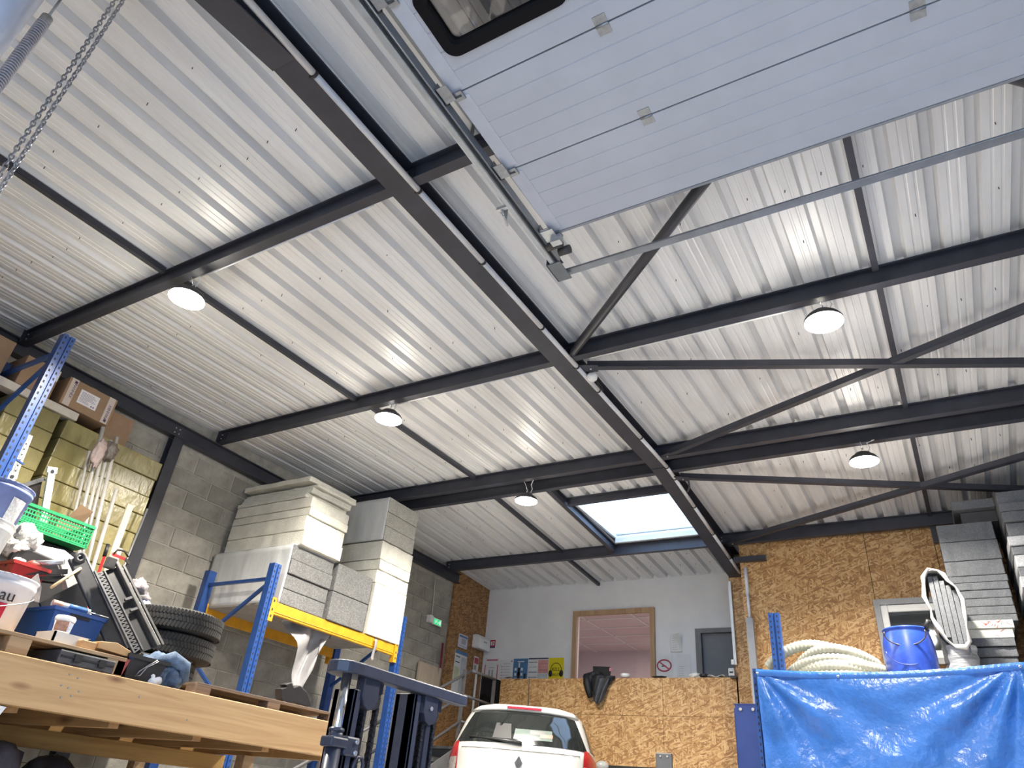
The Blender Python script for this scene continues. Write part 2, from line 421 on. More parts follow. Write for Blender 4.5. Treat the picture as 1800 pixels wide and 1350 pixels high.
PROF = [(0, 0), (.016, .055), (.058, .055), (.074, 0), (.118, 0), (.122, .003), (.132, .003), (.136, 0), (.168, 0), (.172, .003), (.182, .003), (.186, 0), (P, 0)]
def strip(m, x, y0, y1):
    ny = 2
    for i in range(len(PROF)-1):
        (a, h), (b, g) = PROF[i], PROF[i+1]
        m.add([(x+a, y0, zd(y0)+h), (x+b, y0, zd(y0)+g), (x+b, y1, zd(y1)+g), (x+a, y1, zd(y1)+h)], [(0, 3, 2, 1)])
for (ya, yb) in ((-1.7, RIDGE), (RIDGE, 10.4)):
    k = -18
    while k < 38:
        m = MB()
        for q in range(k, k+5):
            x = X0+q*P
            if ya >= RIDGE and SKY[0]-.01 < x < SKY[1]-.01:
                strip(m, x, ya, SKY[2]); strip(m, x, SKY[3], yb)
            else: strip(m, x, ya, yb)
        part('roof_sheet', m, DECKM, ceil); k += 5
sm = MB(); rs = random.Random(5)
for yy in [-.6, .2, 1.05, 1.62, 2.75, 3.3, 3.85, 4.9, 5.45, 5.95, 7.2, 7.75, 8.2, 9.3, 9.7]:
    for q in range(-17, 22):
        if rs.random() < .5: continue
        x = X0+q*P+.145+rs.uniform(-.012, .012); y = yy+rs.uniform(-.03, .03)
        if SKY[0]-.05 < x < SKY[1]+.05 and SKY[2]-.1 < y < SKY[3]+.1: continue
        z = zd(y); l = rs.uniform(.012, .024)
        sm.tube([(x, y, z), (x+rs.uniform(-.003, .003), y, z-l)], .0028, 5)
part('screw_tips', sm, mat('screw_steel', (.07, .07, .07), .5, .5), ceil, kind='stuff')

# skylight
x0, x1, y0, y1 = SKY
sk = struct('window_1', MB().box((x0-.02, y0, zd(y0)-.02), (x0+.012, y1, 5.17)).box((x1-.012, y0, 4.97), (x1+.02, y1, 5.17)).box((x0, y0-.02, zd(y0)-.01), (x1, y0+.012, 5.17)).box((x0, y1-.012, zd(y1)-.015), (x1, y1+.02, 5.17)), WHITEP)
def dome(u, v):
    a = x0-.02+(x1-x0+.04)*u; b = y0-.02+(y1-y0+.04)*v
    return Vector((a, b, 5.17+.14*(1-(2*u-1)**4)*(1-(2*v-1)**4)))
part('skylight_dome', MB().grid(dome, 14, 14), milky_mat('milky_acrylic'), sk)
part('opening_bar', MB().box((x0+.1, 7.62, 5.12), (x1-.1, 7.66, 5.15)), WHITEP, sk)
part('insect_mesh_strip', MB().box((x0+.05, y1-.10, zd(y1)+.06), (x1, y1-.06, zd(y1)+.075)), GALV, sk)

# ================================================================== STEEL FRAME
def hb(y): return 4.89+(.0245*(y-RIDGE)) if y < RIDGE else 4.89-.108*(y-RIDGE)   # rafter underside
rx = -2.35
t = thing('rafter', 'long anthracite main roof rafter running under the skylight with a grey pipe clipped to it', 'beam', (rx, 6.6, 4.5))
def rafter_part(ya, yb, tops):
    m = MB(); n = 8; bw = .156
    for sgn, (lo, hi) in ((0, (None, None)),):
        pass
    ys = [ya, yb]
    def slab(xa, xb, f0, f1):
        vs = []
        for y in ys:
            vs += [(xa, y, f0(y)), (xb, y, f0(y)), (xb, y, f1(y)), (xa, y, f1(y))]
        m.add(vs, [(0, 3, 2, 1), (4, 5, 6, 7), (0, 1, 5, 4), (1, 2, 6, 5), (2, 3, 7, 6), (3, 0, 4, 7)])
    slab(rx-bw/2, rx+bw/2, hb, lambda y: hb(y)+.011)
    slab(rx-bw/2, rx+bw/2, lambda y: zd(y)-.013, lambda y: zd(y)-.002)
    slab(rx-.004, rx+.004, lambda y: hb(y)+.011, lambda y: zd(y)-.013)
    return m
part('rafter_near_half', rafter_part(-1.5, RIDGE, 0), STEEL, t)
part('rafter_far_half', rafter_part(RIDGE, 9.5, 0), STEEL, t)
# haunch under the near end
hm = MB()
ya, yb = -1.5, 1.2
vs = []
for y, zz in ((ya, hb(ya)-.34), (yb, hb(yb))):
    vs += [(rx-.078, y, zz-.011), (rx+.078, y, zz-.011), (rx+.078, y, zz), (rx-.078, y, zz)]
hm.add(vs, [(0, 3, 2, 1), (4, 5, 6, 7), (0, 1, 5, 4), (1, 2, 6, 5), (2, 3, 7, 6), (3, 0, 4, 7)])
hm.prism([(ya, hb(ya)-.34), (yb, hb(yb)), (ya, hb(ya))], rx-.004, rx+.004, 'X')
part('haunch', hm, STEEL, t)
hx = MB().box((rx-.075, RIDGE-.006, hb(RIDGE)-.01), (rx+.075, RIDGE+.006, zd(RIDGE)-.01))
part('ridge_plate', hx, STEEL, t)

BOLT = mat('zinc_bolt', (.62, .62, .62), .35, .8)
def bolts(T, pts, d, r=.009, name='bolt'):
    for p in pts:
        p = Vector(p); part(name, MB().tube([p, p+Vector(d)*.008], r, 6), BOLT, T)
def purlin(y, xa, xb, label, clip=True):
    z = zd(y)-.15
    T = thing('purlin', label, 'beam', ((xa+xb)/2, y, z), 'roof purlins')
    part('section', MB().ibeam((xa, y, z), (xb, y, z), .148, .068), STEEL, T)
    for xe, s in ((xa, 1), (xb, -1)):
        part('end_cleat', MB().box((xe-.004, y-.05, z+.01), (xe+.004, y+.05, z+.14)).box((min(xe, xe+s*.09), y-.012, z+.03), (max(xe, xe+s*.09), y-.004, z+.12)), STEEL, T)
        bolts(T, [(xe+s*.03, y-.012, z+.055), (xe+s*.03, y-.012, z+.10)], (0, -1, 0))
    return T
XA, XB = -6.6, rx-.005
XC, XD = rx+.005, 2.35
ps = [(.0, 'first'), (2.16, ''), (4.32, ''), (6.42, ''), (6.745, ''), (8.82, '')]
purlin(2.16, XA, XB, 'anthracite purlin crossing above the leftmost lamp, from wall beam to rafter')
purlin(4.32, XA, XB, 'anthracite purlin crossing above the lamp in the middle of the left bay')
purlin(6.42, XA, XB, 'nearer of the twin ridge purlins left of the rafter')
purlin(6.745, XA, XB, 'farther of the twin ridge purlins left of the rafter, beside the skylight')
purlin(8.82, XA, XB, 'anthracite purlin left of the rafter just beyond the skylight')
purlin(.0, XA, XB, 'anthracite purlin overhead nearest the viewer, left of the rafter')
purlin(2.16, XC, XD, 'black purlin stub right of the rafter, hidden behind the door track')
purlin(4.32, XC, XD, 'anthracite purlin right of the rafter above the big right hand lamp')
purlin(6.42, XC, XD, 'nearer of the twin ridge purlins right of the rafter')
purlin(6.745, XC, XD, 'farther of the twin ridge purlins right of the rafter, holding the far right lamp')
purlin(8.82, XC, XD, 'anthracite purlin along the top of the chipboard wall')
# eaves beam on the left wall and its post
T = thing('wall_beam', 'dark steel beam along the top of the grey block wall', 'beam', (-6.62, 5, 4.68))
part('section', MB().ibeam((-6.64, -1.4, 4.70), (-6.64, 9.2, 4.70), .15, .09), STEEL, T)
bolts(T, [(-6.635+.0, 3.80+a*.05, 4.75+b*.05) for a in (0, 1) for b in (0, 1)], (1, 0, 0), .008)
solo('steel_post', MB().box((-6.70, 3.80, 0), (-6.69, 3.92, 4.695)).box((-6.69, 3.856, 0), (-6.61, 3.864, 4.695)).box((-6.61, 3.80, 0), (-6.60, 3.92, 4.695)), STEEL, 'dark steel post standing against the grey block wall', 'post')
T = thing('rafter', 'far right anthracite rafter above the grey foam stacks', 'beam', (2.43, 4, 4.6))
part('section', MB().ibeam((2.43, -1.4, hb(-1.4)), (2.43, RIDGE, hb(RIDGE)), .16, .15).ibeam((2.43, RIDGE, hb(RIDGE)), (2.43, 9.4, hb(9.4)), .16, .15), STEEL, T)

# sag bars between the purlins
def sag(x, ya, yb, label, w=.042):
    solo('sag_bar', MB().angle((x, ya, zd(ya)-.055), (x, yb, zd(yb)-.055), w), STEEL, label, 'bar', 'roof sag bars')
sag(-4.62, .05, 2.11, 'thin dark bar on the left roof ending at the leftmost lamp')
sag(-4.60, 2.21, 4.27, 'thin dark bar on the left roof between the leftmost and the middle lamp')
sag(-4.55, 4.37, 6.37, 'thin dark bar on the left roof between the middle lamp and the ridge')
sag(-4.60, 6.80, 8.77, 'thin dark bar on the left roof beside the skylight')
sag(-4.63, 8.87, 10.15, 'short thin dark bar ending at the white wall top')
sag(.04, 2.21, 4.27, 'thin dark bar on the right roof coming out from the raised door')
sag(.04, 4.37, 6.37, 'thin dark bar on the right roof crossing the nearer braces')
sag(.04, 6.80, 8.77, 'thin dark bar on the right roof crossing the farther braces')
solo('hanger_strut', MB().bar((.04, 8.86, 4.84), (.04, 8.86, 4.60), .05, .05, up=(0, 1, 0)), STEEL, 'short dark stub hanging over the chipboard wall beside the grey foam', 'bar')
# wind braces
def brace(A, B, label, w=.055, cat='brace'):
    T = thing('roof_brace', label, cat, ((A[0]+B[0])/2, (A[1]+B[1])/2, (A[2]+B[2])/2), 'roof wind braces')
    part('bar', MB().angle(A, B, w, .006), STEEL, T)
    for p, q in ((A, B), (B, A)):
        d = (Vector(q)-Vector(p)).normalized(); c = Vector(p)+d*.03
        part('gusset', MB().bar(Vector(p)-d*.07, Vector(p)+d*.09, .10, .007), STEEL, T)
        bolts(T, [c+Vector((0, 0, -.005))], (0, 0, -1))
z1 = 4.86
brace((-2.2, 4.50, z1), (2.25, 6.36, z1+.04), 'nearly level dark brace from the rafter across the right roof')
brace((-2.2, 6.50-.1, z1+.05), (2.25, 4.42, z1), 'rising dark brace crossing the right roof below the big right lamp')
brace((-2.2, 6.86, z1), (2.25, 8.76, z1-.06), 'nearly level dark brace in the far right roof bay')
brace((-2.2, 8.78, z1-.08), (2.25, 6.82, z1), 'rising dark brace in the far right bay along the chipboard wall')
solo('roof_brace', MB().tube([(-2.22, 4.26, 4.87), (.0, 2.30, 4.83)], .036, 10), STEEL, 'dark round tube brace leaning from the rafter behind the raised door', 'brace')
solo('roof_brace', MB().tube([(2.25, 4.26, 4.87), (.1, 2.30, 4.83)], .036, 10), STEEL, 'dark round tube brace peeping out at the right edge behind the door', 'brace')
solo('short_bracket', MB().angle((-2.2, 8.90, 4.58), (-1.80, 8.88, 4.57), .06), STEEL, 'short dark bracket sticking out over the chipboard wall at the rafter end', 'bracket')
# skylight trimmers
solo('trimmer', MB().ibeam((SKY[0]-.05, 6.79, zd(6.8)-.12), (SKY[0]-.05, 8.78, zd(8.78)-.12), .11, .06), STEEL, 'dark trimmer beam along the left side of the skylight', 'beam')
solo('trimmer', MB().ibeam((SKY[0]-.02, 7.30, zd(7.3)-.10), (XB-.07, 7.30, zd(7.3)-.10), .095, .06), STEEL, 'dark trimmer beam along the near side of the skylight', 'beam')

# ---- pipe along the rafter
PIPE = mat('grey_pvc_pipe', (.62, .63, .66), .35, 0, .06, 10)
T = thing('conduit', 'grey plastic pipe clipped along the long rafter', 'pipe', (-2.25, 4, 4.7))
px = rx+.078+.016
joins = [-1.4, 1.32, 2.22, 2.95, 3.8, 4.42, 4.85, 5.85, RIDGE, 6.85, 7.5, 8.2, 8.9, 9.38]
for i in range(len(joins)-1):
    a, b = joins[i]+.006, joins[i+1]-.006
    part('pipe_length', MB().tube([(px, a, hb(a)+.004), (px, b, hb(b)+.004)], .019, 12), PIPE, T)
    y = joins[i+1]
    if i < len(joins)-2:
        part('clip', MB().tube([(px, y-.008, hb(y)+.004), (px, y+.008, hb(y)+.004)], .023, 10).box((px-.03, y-.006, hb(y)-.008), (px-.01, y+.006, hb(y)+.004)), BLACKP, T)
T = thing('conduit', 'grey pipe and square duct running down the chipboard wall', 'pipe', (-2.2, 9.45, 2.4))
part('upper_pipe', MB().tube([(-2.07, 8.90, 4.50), (-2.07, 8.90, 4.18)], .022, 10), PIPE, T)
part('lower_pipe', MB().tube([(-2.07, 8.90, 4.18), (-2.07, 8.90, 3.87)], .018, 10), PIPE, T)
part('duct', MB().box((-2.11, 8.86, .3), (-2.03, 8.929, 3.88)), mat('grey_duct', (.33, .34, .36), .4, 0, .06), T, bev=.004)
solo('junction_box', blob(MB(), (-2.20, 4.60, 4.83), (.045, .05, .04), 3, .05, 16, 10), WHITEP, 'small round white junction box on the rafter at the brace joint', 'box')
solo('cable_loop', MB().tube([(-2.21+.05*math.sin(t*.5), 4.70+.06*math.sin(t), 4.80+.05*math.cos(t)) for t in [k*.35 for k in range(18)]], .004, 6), BLACKP, 'small black cable loop hanging at the rafter below the junction box', 'cable')
solo('cable_hoop', MB().tube([(-2.24, 6.98, 4.93), (-2.20, 7.0, 4.95), (-2.17, 7.05, 4.93), (-2.17, 7.08, 4.85), (-2.2, 7.1, 4.80)], .010, 8), STEEL, 'dark bent cable sleeve arching over the pipe near the skylight', 'cable')

# ---- lamps
HOUS = mat('lamp_housing', (.05, .05, .055), .4, .3)
LENS = mat('lamp_lens', (.9, .9, .85), .3, emit=(1, .93, .80), estr=40)
def lamp(x, y, z, ytop, ztop, label):
    T = thing('bay_lamp', label, 'lamp', (x, y, z), 'round bay lamps')
    part('housing', MB().lathe([(.02, .085), (.07, .08), (.085, .055), (.11, .045), (.128, .02), (.128, .002), (.118, .0)], (x, y, z), 32), HOUS, T)
    part('lens', MB().lathe([(0.0005, -.012), (.07, -.012), (.11, -.010), (.127, -.004), (.126, .003)], (x, y, z), 32), LENS, T)
    part('hook', MB().tube([(x, y, z+.08), (x, y, z+.12), (x+.01, y, z+.135), (x, y, z+.15)], .005, 6), GALV, T)
    part('hanging_chain', MB().tube([(x, y, z+.14), (x+.004, y+(ytop-y)*.5, (z+.14+ztop)/2), (x, ytop, ztop)], .0035, 6), GALV, T)
    part('cord', MB().tube([(x+.04, y, z+.07), (x+.07, y, z+.14), (x+.05, y, z+.19), (x+.12, ytop, ztop)], .005, 6), WHITEP, T)
    ld = bpy.data.lights.new('bay_lamp_light', 'AREA'); ld.shape = 'DISK'; ld.size = .24; ld.energy = LAMPW; ld.spread = R(148); ld.color = (1, .93, .82)
    lo = bpy.data.objects.new('bay_lamp_light', ld); C.objects.link(lo); lo.parent = T; lo.location = (0, 0, -.02)
    pd = bpy.data.lights.new('bay_lamp_ceiling_fill', 'POINT'); pd.energy = LAMPW*.10; pd.shadow_soft_size = .09; pd.color = (1, .92, .80)  # extra point light under each lamp, added to brighten the ceiling
    po = bpy.data.objects.new('bay_lamp_ceiling_fill', pd); C.objects.link(po); po.parent = T; po.location = (0, 0, -.11)
LAMPW = 120
lamp(-4.32, 2.20, 4.61, 2.16, 4.81, 'lit round lamp at the far left, under the purlin nearest the viewer')
lamp(-4.19, 4.36, 4.70, 4.32, 4.86, 'lit round lamp in the middle of the left roof bay')
lamp(-3.90, 6.52, 4.69, 6.44, 4.90, 'small lit round lamp beside the skylight')
lamp(-.34, 4.38, 4.70, 4.32, 4.86, 'biggest lit round lamp on the right, under the raised door')
lamp(-.395, 6.74, 4.71, 6.70, 4.90, 'lit round lamp at the far right above the chipboard wall')
for x0_, y_, z_ in ((-4.2, 4.365, 4.845), (-4.3, 2.205, 4.79)):
    pass
solo('lamp_cable', MB().tube([(-4.25, 2.20, 4.80), (-4.1, 2.20, 4.79), (-3.6, 2.20, 4.795), (-2.6, 2.20, 4.80)], .007, 6), PIPE, 'grey cable along the lower edge of the purlin at the leftmost lamp', 'cable')
solo('lamp_cable', MB().tube([(-4.1, 4.36, 4.85), (-3.6, 4.36, 4.85), (-2.6, 4.36, 4.852)], .007, 6), PIPE, 'grey cable along the purlin at the middle left lamp', 'cable')
solo('lamp_cable', MB().tube([(-2.1, 4.36, 4.852), (-1.2, 4.36, 4.85), (-.45, 4.36, 4.85)], .007, 6), WHITEP, 'white cable along the purlin at the big right lamp', 'cable')
solo('lamp_cable', MB().tube([(-2.1, 6.785, 4.905), (-1.2, 6.785, 4.905), (-.5, 6.785, 4.905)], .008, 6), WHITEP, 'white cable along the twin ridge purlin right of the rafter', 'cable')
od = bpy.data.lights.new('office_light', 'AREA'); od.energy = 60; od.size = 1.5; od.color = (1, .86, .84)
oo = bpy.data.objects.new('office_light', od); C.objects.link(oo); oo.location = (-4.4, 12.4, 4.7)

# ================================================================== RAISED SECTIONAL DOOR
DZ = 4.43
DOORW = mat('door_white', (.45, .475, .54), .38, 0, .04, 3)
HNG = mat('hinge_zinc', (.30, .31, .33), .35, .5, .15, 30)
T = thing('sectional_door', 'raised white sectional door hanging open overhead', 'door', (.5, 1, DZ))
DX0, DX1 = -1.50, 3.0
ends = [2.565-.502*k for k in range(9)]
def door_panel(ya, yb, has_win):
    # profile along y of the lower face with grooves, panel 40 mm thick
    m = MB(); pr = [(yb, DZ)]
    n = 5; w = (ya-yb)/n
    for k in range(1, n):
        y = yb+w*k; pr += [(y-.004, DZ), (y-.0015, DZ+.003), (y+.0015, DZ+.003), (y+.004, DZ)]
    pr += [(ya, DZ)]
    def seg(xa, xb, pts):
        vs = [(xa, y, z) for y, z in pts]+[(xb, y, z) for y, z in pts]; k = len(pts)
        m.add(vs, [(i, i+1, k+i+1, k+i) for i in range(k-1)])
        y0_, y1_ = pts[0][0], pts[-1][0]
        m.add([(xa, y0_, DZ+.04), (xb, y0_, DZ+.04), (xb, y1_, DZ+.04), (xa, y1_, DZ+.04)], [(0, 1, 2, 3)])
    if not has_win:
        seg(DX0, DX1, pr)
    else:
        wx0, wx1, wy0, wy1 = has_win
        seg(DX0, wx0, pr); seg(wx1, DX1, pr)
        def clip(lo, hi): return [(lo, DZ)]+[p for p in pr if lo < p[0] < hi]+[(hi, DZ)]
        seg(wx0, wx1, clip(yb, wy0)); seg(wx0, wx1, clip(wy1, ya))
    for y in (ya, yb): m.add([(DX0, y, DZ), (DX1, y, DZ), (DX1, y, DZ+.04), (DX0, y, DZ+.04)], [(0, 1, 2, 3)])
    for x in (DX0, DX1): m.add([(x, yb, DZ), (x, ya, DZ), (x, ya, DZ+.04), (x, yb, DZ+.04)], [(0, 1, 2, 3)])
    return m
WIN = (-1.385, -.83, 1.10, 1.385)
GASK = mat('window_gasket', (.006, .006, .008), .7, spec=.15)
for k in range(7):
    ya, yb = ends[k]-.004, ends[k+1]+.004
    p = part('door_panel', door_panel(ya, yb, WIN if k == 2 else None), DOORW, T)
    # end stile
    part('end_stile', MB().box((DX0-.002, yb+.02, DZ-.002), (DX0+.07, ya-.02, DZ+.001)), mat('door_stile', (.48, .505, .57), .4, 0, .05), p)
    if k == 2:
        wx0, wx1, wy0, wy1 = WIN
        def rr(x0, x1, y0, y1, r, n=6):
            pts = []
            for cx, cy, a in ((x1-r, y1-r, 0), (x0+r, y1-r, 90), (x0+r, y0+r, 180), (x1-r, y0+r, 270)):
                for i in range(n+1):
                    t_ = R(a+90*i/n); pts.append((cx+r*math.cos(t_), cy+r*math.sin(t_)))
            return pts
        o_ = rr(wx0-.02, wx1+.02, wy0-.02, wy1+.02, .06); i_ = rr(wx0+.03, wx1-.03, wy0+.03, wy1-.03, .03)
        mm = MB(); N = len(o_)
        vs = [(a, b, DZ-.012) for a, b in o_]+[(a, b, DZ-.016) for a, b in i_]+[(a, b, DZ+.045) for a, b in i_]+[(a, b, DZ+.005) for a, b in o_]
        fs = []
        for i in range(N):
            j = (i+1) % N
            fs += [(i, j, N+j, N+i), (N+i, N+j, 2*N+j, 2*N+i), (i, 3*N+i, 3*N+j, j)]
        mm.add(vs, fs)
        fr = part('window_frame', mm, GASK, p)
        part('pane', MB().add([(a, b, DZ+.02) for a, b in i_], [tuple(range(N))]), glass_mat('door_glass', (.72, .72, .73), .02, .0), fr)
for k in range(7):
    y = ends[k]
    if k:
        for x in (-.75, .37, 1.5, 2.4):
            if k % 2 == 0 and x == .37: x = .05
            if k % 2 == 0: x += .0
            part('hinge', MB().box((x-.028, y-.045, DZ-.003), (x+.028, y-.006, DZ)).box((x-.028, y+.006, DZ-.003), (x+.028, y+.045, DZ)).tube([(x-.028, y, DZ-.005), (x+.028, y, DZ-.005)], .006, 8), HNG, T)
    # roller bracket at the door edge
    b = part('roller_bracket', MB().box((DX0-.045, y-.075, DZ-.030), (DX0+.012, y+.012, DZ-.026)).box((DX0-.045, y-.075, DZ-.03), (DX0-.042, y+.012, DZ+.02)).box((DX0+.005, y-.012, DZ-.014), (DX0+.05, y+.035, DZ-.004)), HNG, T)
    part('roller', MB().tube([(DX0-.03, y+.01, DZ-.012), (DX0+.04, y+.01, DZ-.012)], .007, 8).tube([(DX0-.055, y+.01, DZ-.012), (DX0-.035, y+.01, DZ-.012)], .018, 12), mat('roller_dark', (.05, .05, .05), .5), b)
part('bottom_seal', MB().box((DX0, 2.563, DZ-.004), (DX1, 2.578, DZ+.035)), mat('grey_seal', (.28, .29, .31), .6), T)
bb = part('bottom_bracket', MB().box((DX0-.05, 2.50, DZ-.035), (DX0+.03, 2.60, DZ-.03)).box((DX0-.01, 2.56, DZ-.07), (DX0+.05, 2.60, DZ-.02)), GALV, T)
part('cable_drum', MB().tube([(DX0-.06, 2.62, DZ-.03), (DX0+.03, 2.62, DZ-.03)], .03, 12).tube([(DX0-.02, 2.69, DZ-.03), (DX0+.05, 2.69, DZ-.03)], .026, 12), mat('roller_dark', (.05, .05, .05)), bb)

TRK = mat('track_steel', (.36, .39, .43), .3, .6, .1, 12)
T = thing('door_track', 'galvanised double rail carrying the left edge of the raised door', 'rail', (-1.6, 1, DZ))
tx = DX0-.10
part('rail', MB().box((tx-.004, -1.3, DZ-.05), (tx, 2.84, DZ+.03)).box((tx, -1.3, DZ-.05), (tx+.022, 2.84, DZ-.046)).box((tx, -1.3, DZ+.026), (tx+.03, 2.84, DZ+.03)).tube([(tx+.022, -1.3, DZ-.046), (tx+.022, 2.84, DZ-.046)], .005, 6), TRK, T)
part('inner_rail', MB().box((tx+.045, -1.3, DZ-.04), (tx+.049, 2.76, DZ+.02)).tube([(tx+.049, -1.3, DZ-.04), (tx+.049, 2.76, DZ-.04)], .005, 6), TRK, T)
part('outer_flange', MB().box((tx-.05, -1.3, DZ+.02), (tx, 2.84, DZ+.024)), GALV, T)
part('end_bracket', MB().box((tx-.03, 2.74, DZ-.055), (tx+.06, 2.90, DZ-.049)).box((tx-.03, 2.74, DZ-.055), (tx-.025, 2.90, DZ+.03)), mat('bracket_dark', (.16, .18, .20), .4, .5), T)
part('clamp', MB().box((tx-.055, 2.28, DZ-.06), (tx-.045, 2.31, DZ+.04)).tube([(tx-.05, 2.33, DZ-.09), (tx-.05, 2.25, DZ-.02)], .006, 6).box((tx-.08, 2.25, DZ-.03), (tx+.0, 2.27, DZ-.01)), GALV, T)
for yy in (.6, 1.9):
    part('hanger', MB().box((tx-.045, yy-.015, DZ+.02), (tx-.04, yy+.015, zd(yy)-.005)), GALV, T)
solo('spreader_bar', MB().bar((tx-.02, 2.875, DZ-.02), (3.1, 2.875, DZ-.02), .055, .006).bar((tx-.02, 2.90, DZ), (3.1, 2.90, DZ), .006, .045).tube([(tx-.02, 2.85, DZ-.024), (3.1, 2.85, DZ-.024)], .004, 6), mat('spreader_grey', (.26, .28, .31), .4, .4), 'long grey spreader bar across the end of the raised door tracks', 'bar')

# ---- chains and spring at the upper left
CH = mat('chain_steel', (.45, .46, .50), .3, .8)
def chain(x, y, z0, z1, label):
    m = MB(); z = z0; k = 0
    while z > z1:
        a = (k % 2)*math.pi/2 + (x*7)
        pts = []
        for i in range(10):
            t_ = 2*math.pi*i/10; w = .0085*math.cos(t_); h = .0175*math.sin(t_)
            pts.append((x+w*math.cos(a)+.003*math.sin(z*9), y+w*math.sin(a), z+h))
        m.tube(pts, .0032, 5, closed=True); z -= .026; k += 1
    solo('hoist_chain', m, CH, label, 'chain', 'door hoist chains')
chain(-2.912, .590, 4.905, 2.2, 'left strand of the two steel chains hanging at the upper left')
chain(-2.86, .607, 4.905, 2.2, 'right strand of the two steel chains hanging at the upper left')
T = thing('coil_spring', 'grey coil spring hanging beside the chains at the upper left', 'spring', (-2.97, .42, 3.4))
part('coil', MB().tube([(-2.97+.021*math.cos(t_), .43+.021*math.sin(t_), 4.46-t_/6.283*.0155) for t_ in [k*.5 for k in range(700)]], .0058, 6), mat('spring_steel', (.50, .50, .58), .35, .3), T)
part('coil_head', MB().lathe([(.012, 4.50), (.024, 4.495), (.024, 4.42), (.02, 4.41)], (-2.97, .43, 0), 16), GALV, T)
part('rod', MB().tube([(-2.965, .43, 4.44), (-2.955, .43, 4.98)], .006, 8), GALV, T)
solo('spring_shaft', MB().tube([(-2.58, .235, 3.2), (-2.58, .235, 4.9)], .10, 24), mat('shaft_white', (.60, .64, .75), .25, .3, .04), 'thick glossy pale column at the top left corner', 'column')

# ================================================================== LEFT: RACKS AND FOAM
HOLE = mat('slot_black', (.008, .010, .018), .7)
def upright_mesh(m, mh, x, y, z0, z1, w=.09, d=.075, face=(1, 0)):
    """perforated rack upright; face: outward direction of the slotted face"""
    fx, fy = face; sx, sy = -fy, fx
    def P(a, b): return (x+sx*a+fx*b, y+sy*a+fy*b)
    poly = [P(-w/2, -d/2), P(w/2, -d/2), P(w/2, d/2), P(.010, d/2), P(.007, d/2-.012), P(-.007, d/2-.012), P(-.010, d/2), P(-w/2, d/2)]
    m.prism(poly, z0, z1, 'Z')
    z = z1-.03
    while z > max(z0+.03, z1-2.9):
        for s in (-1, 1):
            a = s*w*.30
            c = P(a, d/2+.0006); dx = (abs(sx)*.012+abs(fx)*.001, abs(sy)*.012+abs(fy)*.001, .02)
            mh.cbox((c[0], c[1], z), dx)
        z -= .05
def frame(T, xf, xr, y, top, zmin=.6):
    for xx, fc in ((xf, (1, 0)), (xr, (-1, 0))):
        m = MB(); mh = MB(); upright_mesh(m, mh, xx, y, 0, top, face=fc)
        u = part('upright', m, RACKB, T)
        part('slots', mh, HOLE, u, kind='stuff')
    m = MB(); z = top-.14; k = 0
    m2 = MB().bar((xf-.03, y, z), (xr+.03, y, z), .03, .03); part('brace', m2, RACKB, T)
    while z-.62 > zmin:
        z2 = z-.62
        a, b = ((xf-.03, y, z-.04), (xr+.03, y, z2)) if k % 2 == 0 else ((xr+.03, y, z-.04), (xf-.03, y, z2))
        part('brace', MB().bar(a, b, .028, .028), RACKB, T); z = z2; k += 1
def rack_beam(T, x, ya, yb, ztop, h=.11, s=1):
    p = part('beam', MB().box((x-.022, ya, ztop-h), (x+.022, yb, ztop)).box((x+s*.022-.003, ya, ztop-h+.02), (x+s*.022+.006, yb, ztop-h+.028)), RACKY, T, bev=.004)
    for y in (ya, yb):
        q = part('beam_connector', MB().box((x-.035+s*.02, y-.03 if y == yb else y-.025, ztop-h-.07), (x+.02+s*.02, y+.025 if y == yb else y+.03, ztop+.03)), RACKY, T)
        mh = MB()
        for zz in (-.14, -.08, .0): mh.cbox((x+.0405 if s > 0 else x-.0405, y, ztop+zz), (.002, .014, .022))
        part('slot', mh, HOLE, q)
XF, XR_ = -5.5, -6.44
T = thing('pallet_rack', 'blue and orange pallet rack carrying white and grey foam boards', 'rack', (-6, 5.6, 0), 'pallet racks')
frame(T, XF, XR_, 4.60, 3.49, zmin=1.6); frame(T, XF, XR_, 6.60, 3.49, zmin=2.5)
for xx, s in ((XF, 1), (XR_, -1)):
    rack_beam(T, xx, 4.66, 6.54, 3.155, .115, s)
m = MB()
part('shelf_board', MB().box((XR_+.03, 4.67, 3.135), (XF-.03, 6.53, 3.153)), mat('shelf_chip', (.30, .28, .26), .8), T)
T = thing('pallet_rack', 'tall blue rack frame at the left edge reaching up to the roof beam', 'rack', (-5.8, 2.04, 0), 'pallet racks')
frame(T, -5.5, -6.44, 2.045, 4.50, zmin=2.3)
FR = mat('film_hanging', (.30, .295, .30), .35, 0, .1, 6, .3, 12)
def fol(u, v):
    y = 4.9+.75*u; zt = 3.12
    l = .10+.55*max(0, 1-abs(u-.62)*4.2)+.22*max(0, 1-abs(u-.42)*4)+.03*nz((u*9, 0, 3))
    return Vector((-5.62+.06*math.sin(u*17+v*2)+.05*v, y+.05*math.sin(v*5), zt-l*v))
solo('plastic_film', MB().grid(fol, 24, 14), FR, 'torn grey plastic film hanging under the orange rack beam', 'film', solid=.002)
solo('film_scrap', MB().grid(lambda u, v: Vector((-5.46+.01*math.sin(v*6), 6.15+.04*u, 3.14-.22*v)), 3, 10), FR, 'thin white film strip hanging from the orange beam', 'film', solid=.002)

